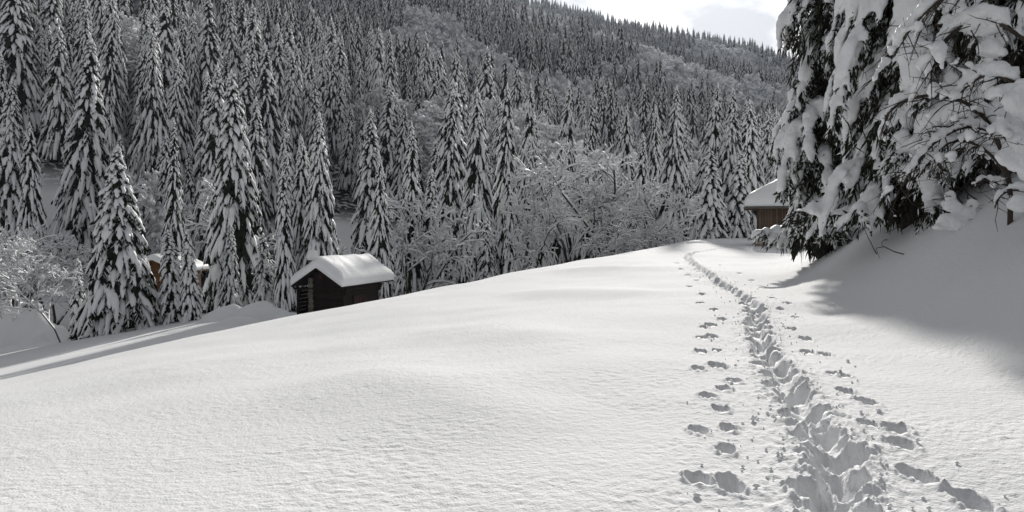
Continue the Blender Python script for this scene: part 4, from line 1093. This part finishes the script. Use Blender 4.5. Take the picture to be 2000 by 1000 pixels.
brush_heap('dark tangle of dead twigs behind the snow-draped bush', 10.1, 15.6, 1.2, 1.0, 45, 62)

# ------------------------------------------------------------------ snow mounds on the lower bench
def mound(label, px, d, w, dep, h, seed, name='snow_mound'):
    x = (px - 1000) / FPX * d; n = 26
    a = np.linspace(0, 2 * math.pi, n, endpoint=False); r_ = np.linspace(0, 1, 12)
    Rr, Aa = np.meshgrid(r_, a, indexing='ij'); X = x + np.cos(Aa) * Rr * w; Y = d + np.sin(Aa) * Rr * dep
    Z = land(X.ravel(), Y.ravel()).reshape(X.shape) - 0.08 + h * (1 - Rr ** 2.6) * (1 + 0.35 * noise2(X / 0.9 + seed, Y / 0.9, seed))
    V = np.stack([X - x, Y - d, Z - lz(x, d)], -1).reshape(-1, 3)
    i = np.arange(11)[:, None] * n; j = np.arange(n)[None, :]; j2 = (j + 1) % n
    Q = np.stack([i + j, i + n + j, i + n + j2, i + j2], -1).reshape(-1, 4)
    o = obj(name, mesh(name, V, Q, None, [M['roof_snow']], True), None, (x, d, lz(x, d))); o['label'] = label; o['category'] = 'snow mound'; o['group'] = 'snow mounds on the lower bench'
    return o
for (px, d, w, dp, h, lb) in [(30, 57, 3.2, 2.0, 2.6, 'large rounded snow mound at the left picture edge'), (92, 53, 1.5, 1.1, 1.3, 'smaller snow mound touching the leaning birch foot'), (62, 52, 1.0, 0.8, 0.8, 'snow hump between the large mound and the birch mound'),
                              (440, 47, 1.9, 1.3, 0.75, 'low snow mound below the tallest spruce'), (512, 46, 2.0, 1.2, 0.95, 'wide flat-topped snow mound between the tallest spruce and the hut'), (565, 43, 1.3, 1.0, 0.7, 'snow mound against the dark hut corner'),
                              (470, 43, 1.7, 1.0, 0.45, 'faint snow swell nearest the meadow edge below the tallest spruce')]:
    mound(lb, px, d, w, dp, h, px)

# ------------------------------------------------------------------ clods thrown from the trail: nobody could count them
rs = np.random.RandomState(15)
clod = Bag(); ico = np.array([[0, 0, 1], [0.9, 0, 0.2], [0.28, 0.85, 0.2], [-0.72, 0.53, 0.2], [-0.72, -0.53, 0.2], [0.28, -0.85, 0.2], [0, 0, -0.5]])
icf = np.array([[0, 1, 2], [0, 2, 3], [0, 3, 4], [0, 4, 5], [0, 5, 1], [6, 2, 1], [6, 3, 2], [6, 4, 3], [6, 5, 4], [6, 1, 5]])
cp = []
for _ in range(650):
    i = rs.randint(20, len(TRAIL) - 60); sc_ = rs.normal(0, 0.36); T = TRAIL[i + 1] - TRAIL[i]; T = T / np.hypot(*T)
    cp.append((TRAIL[i][0] + T[1] * sc_ + rs.normal(0, 0.1), TRAIL[i][1] - T[0] * sc_ + rs.normal(0, 0.3), rs.uniform(0.006, 0.022) * (1.7 if rs.rand() < 0.06 else 1)))
for (px, py, s_) in ((1660, 709, 0.035), (1668, 750, 0.02), (1722, 808, 0.028), (1345, 790, 0.018)):
    a_, b_ = ground_pt(px, py); cp.append((a_, b_, s_))
cp = np.array(cp); cz = land(cp[:, 0], cp[:, 1]) + trail_h(cp[:, 0].copy(), cp[:, 1].copy())
for (x, y, s_), z in zip(cp, cz):
    v = ico * s_ * rs.uniform(0.7, 1.3, (7, 1)) * rs.uniform(0.8, 1.25, 3); a_ = rs.uniform(0, 6.28); c_, n_ = math.cos(a_), math.sin(a_)
    clod.add(np.stack([v[:, 0] * c_ - v[:, 1] * n_ + x, v[:, 0] * n_ + v[:, 1] * c_ + y, v[:, 2] + z + 0.25 * s_], 1), None, icf)
o = obj('snow_clods', clod.mesh('snow_clods', [M['snow_near']], True)); o['kind'] = 'stuff'; o['label'] = 'loose snow clods scattered along the trodden trail'

# ------------------------------------------------------------------ the air
def haze():
    V = np.array([(x, y, z) for z in (-55, 640) for y in (-1950, 1950) for x in (-1950, 1950)], float)
    Q = np.array([(0, 2, 3, 1), (4, 5, 7, 6), (0, 1, 5, 4), (2, 6, 7, 3), (0, 4, 6, 2), (1, 3, 7, 5)])
    m = bpy.data.materials.new('haze'); m.use_nodes = True; t = m.node_tree; t.nodes.clear()
    out = N(t, 'ShaderNodeOutputMaterial'); pv = N(t, 'ShaderNodeVolumePrincipled')
    pv.inputs['Color'].default_value = (0.72, 0.80, 0.98, 1); pv.inputs['Density'].default_value = 0.00012; pv.inputs['Anisotropy'].default_value = 0.2
    L(t, pv.outputs[0], out.inputs['Volume'])
    o = obj('haze', mesh('haze', V, Q, None, [m])); o['kind'] = 'stuff'; o['label'] = 'thin winter haze in the valley air'
haze()
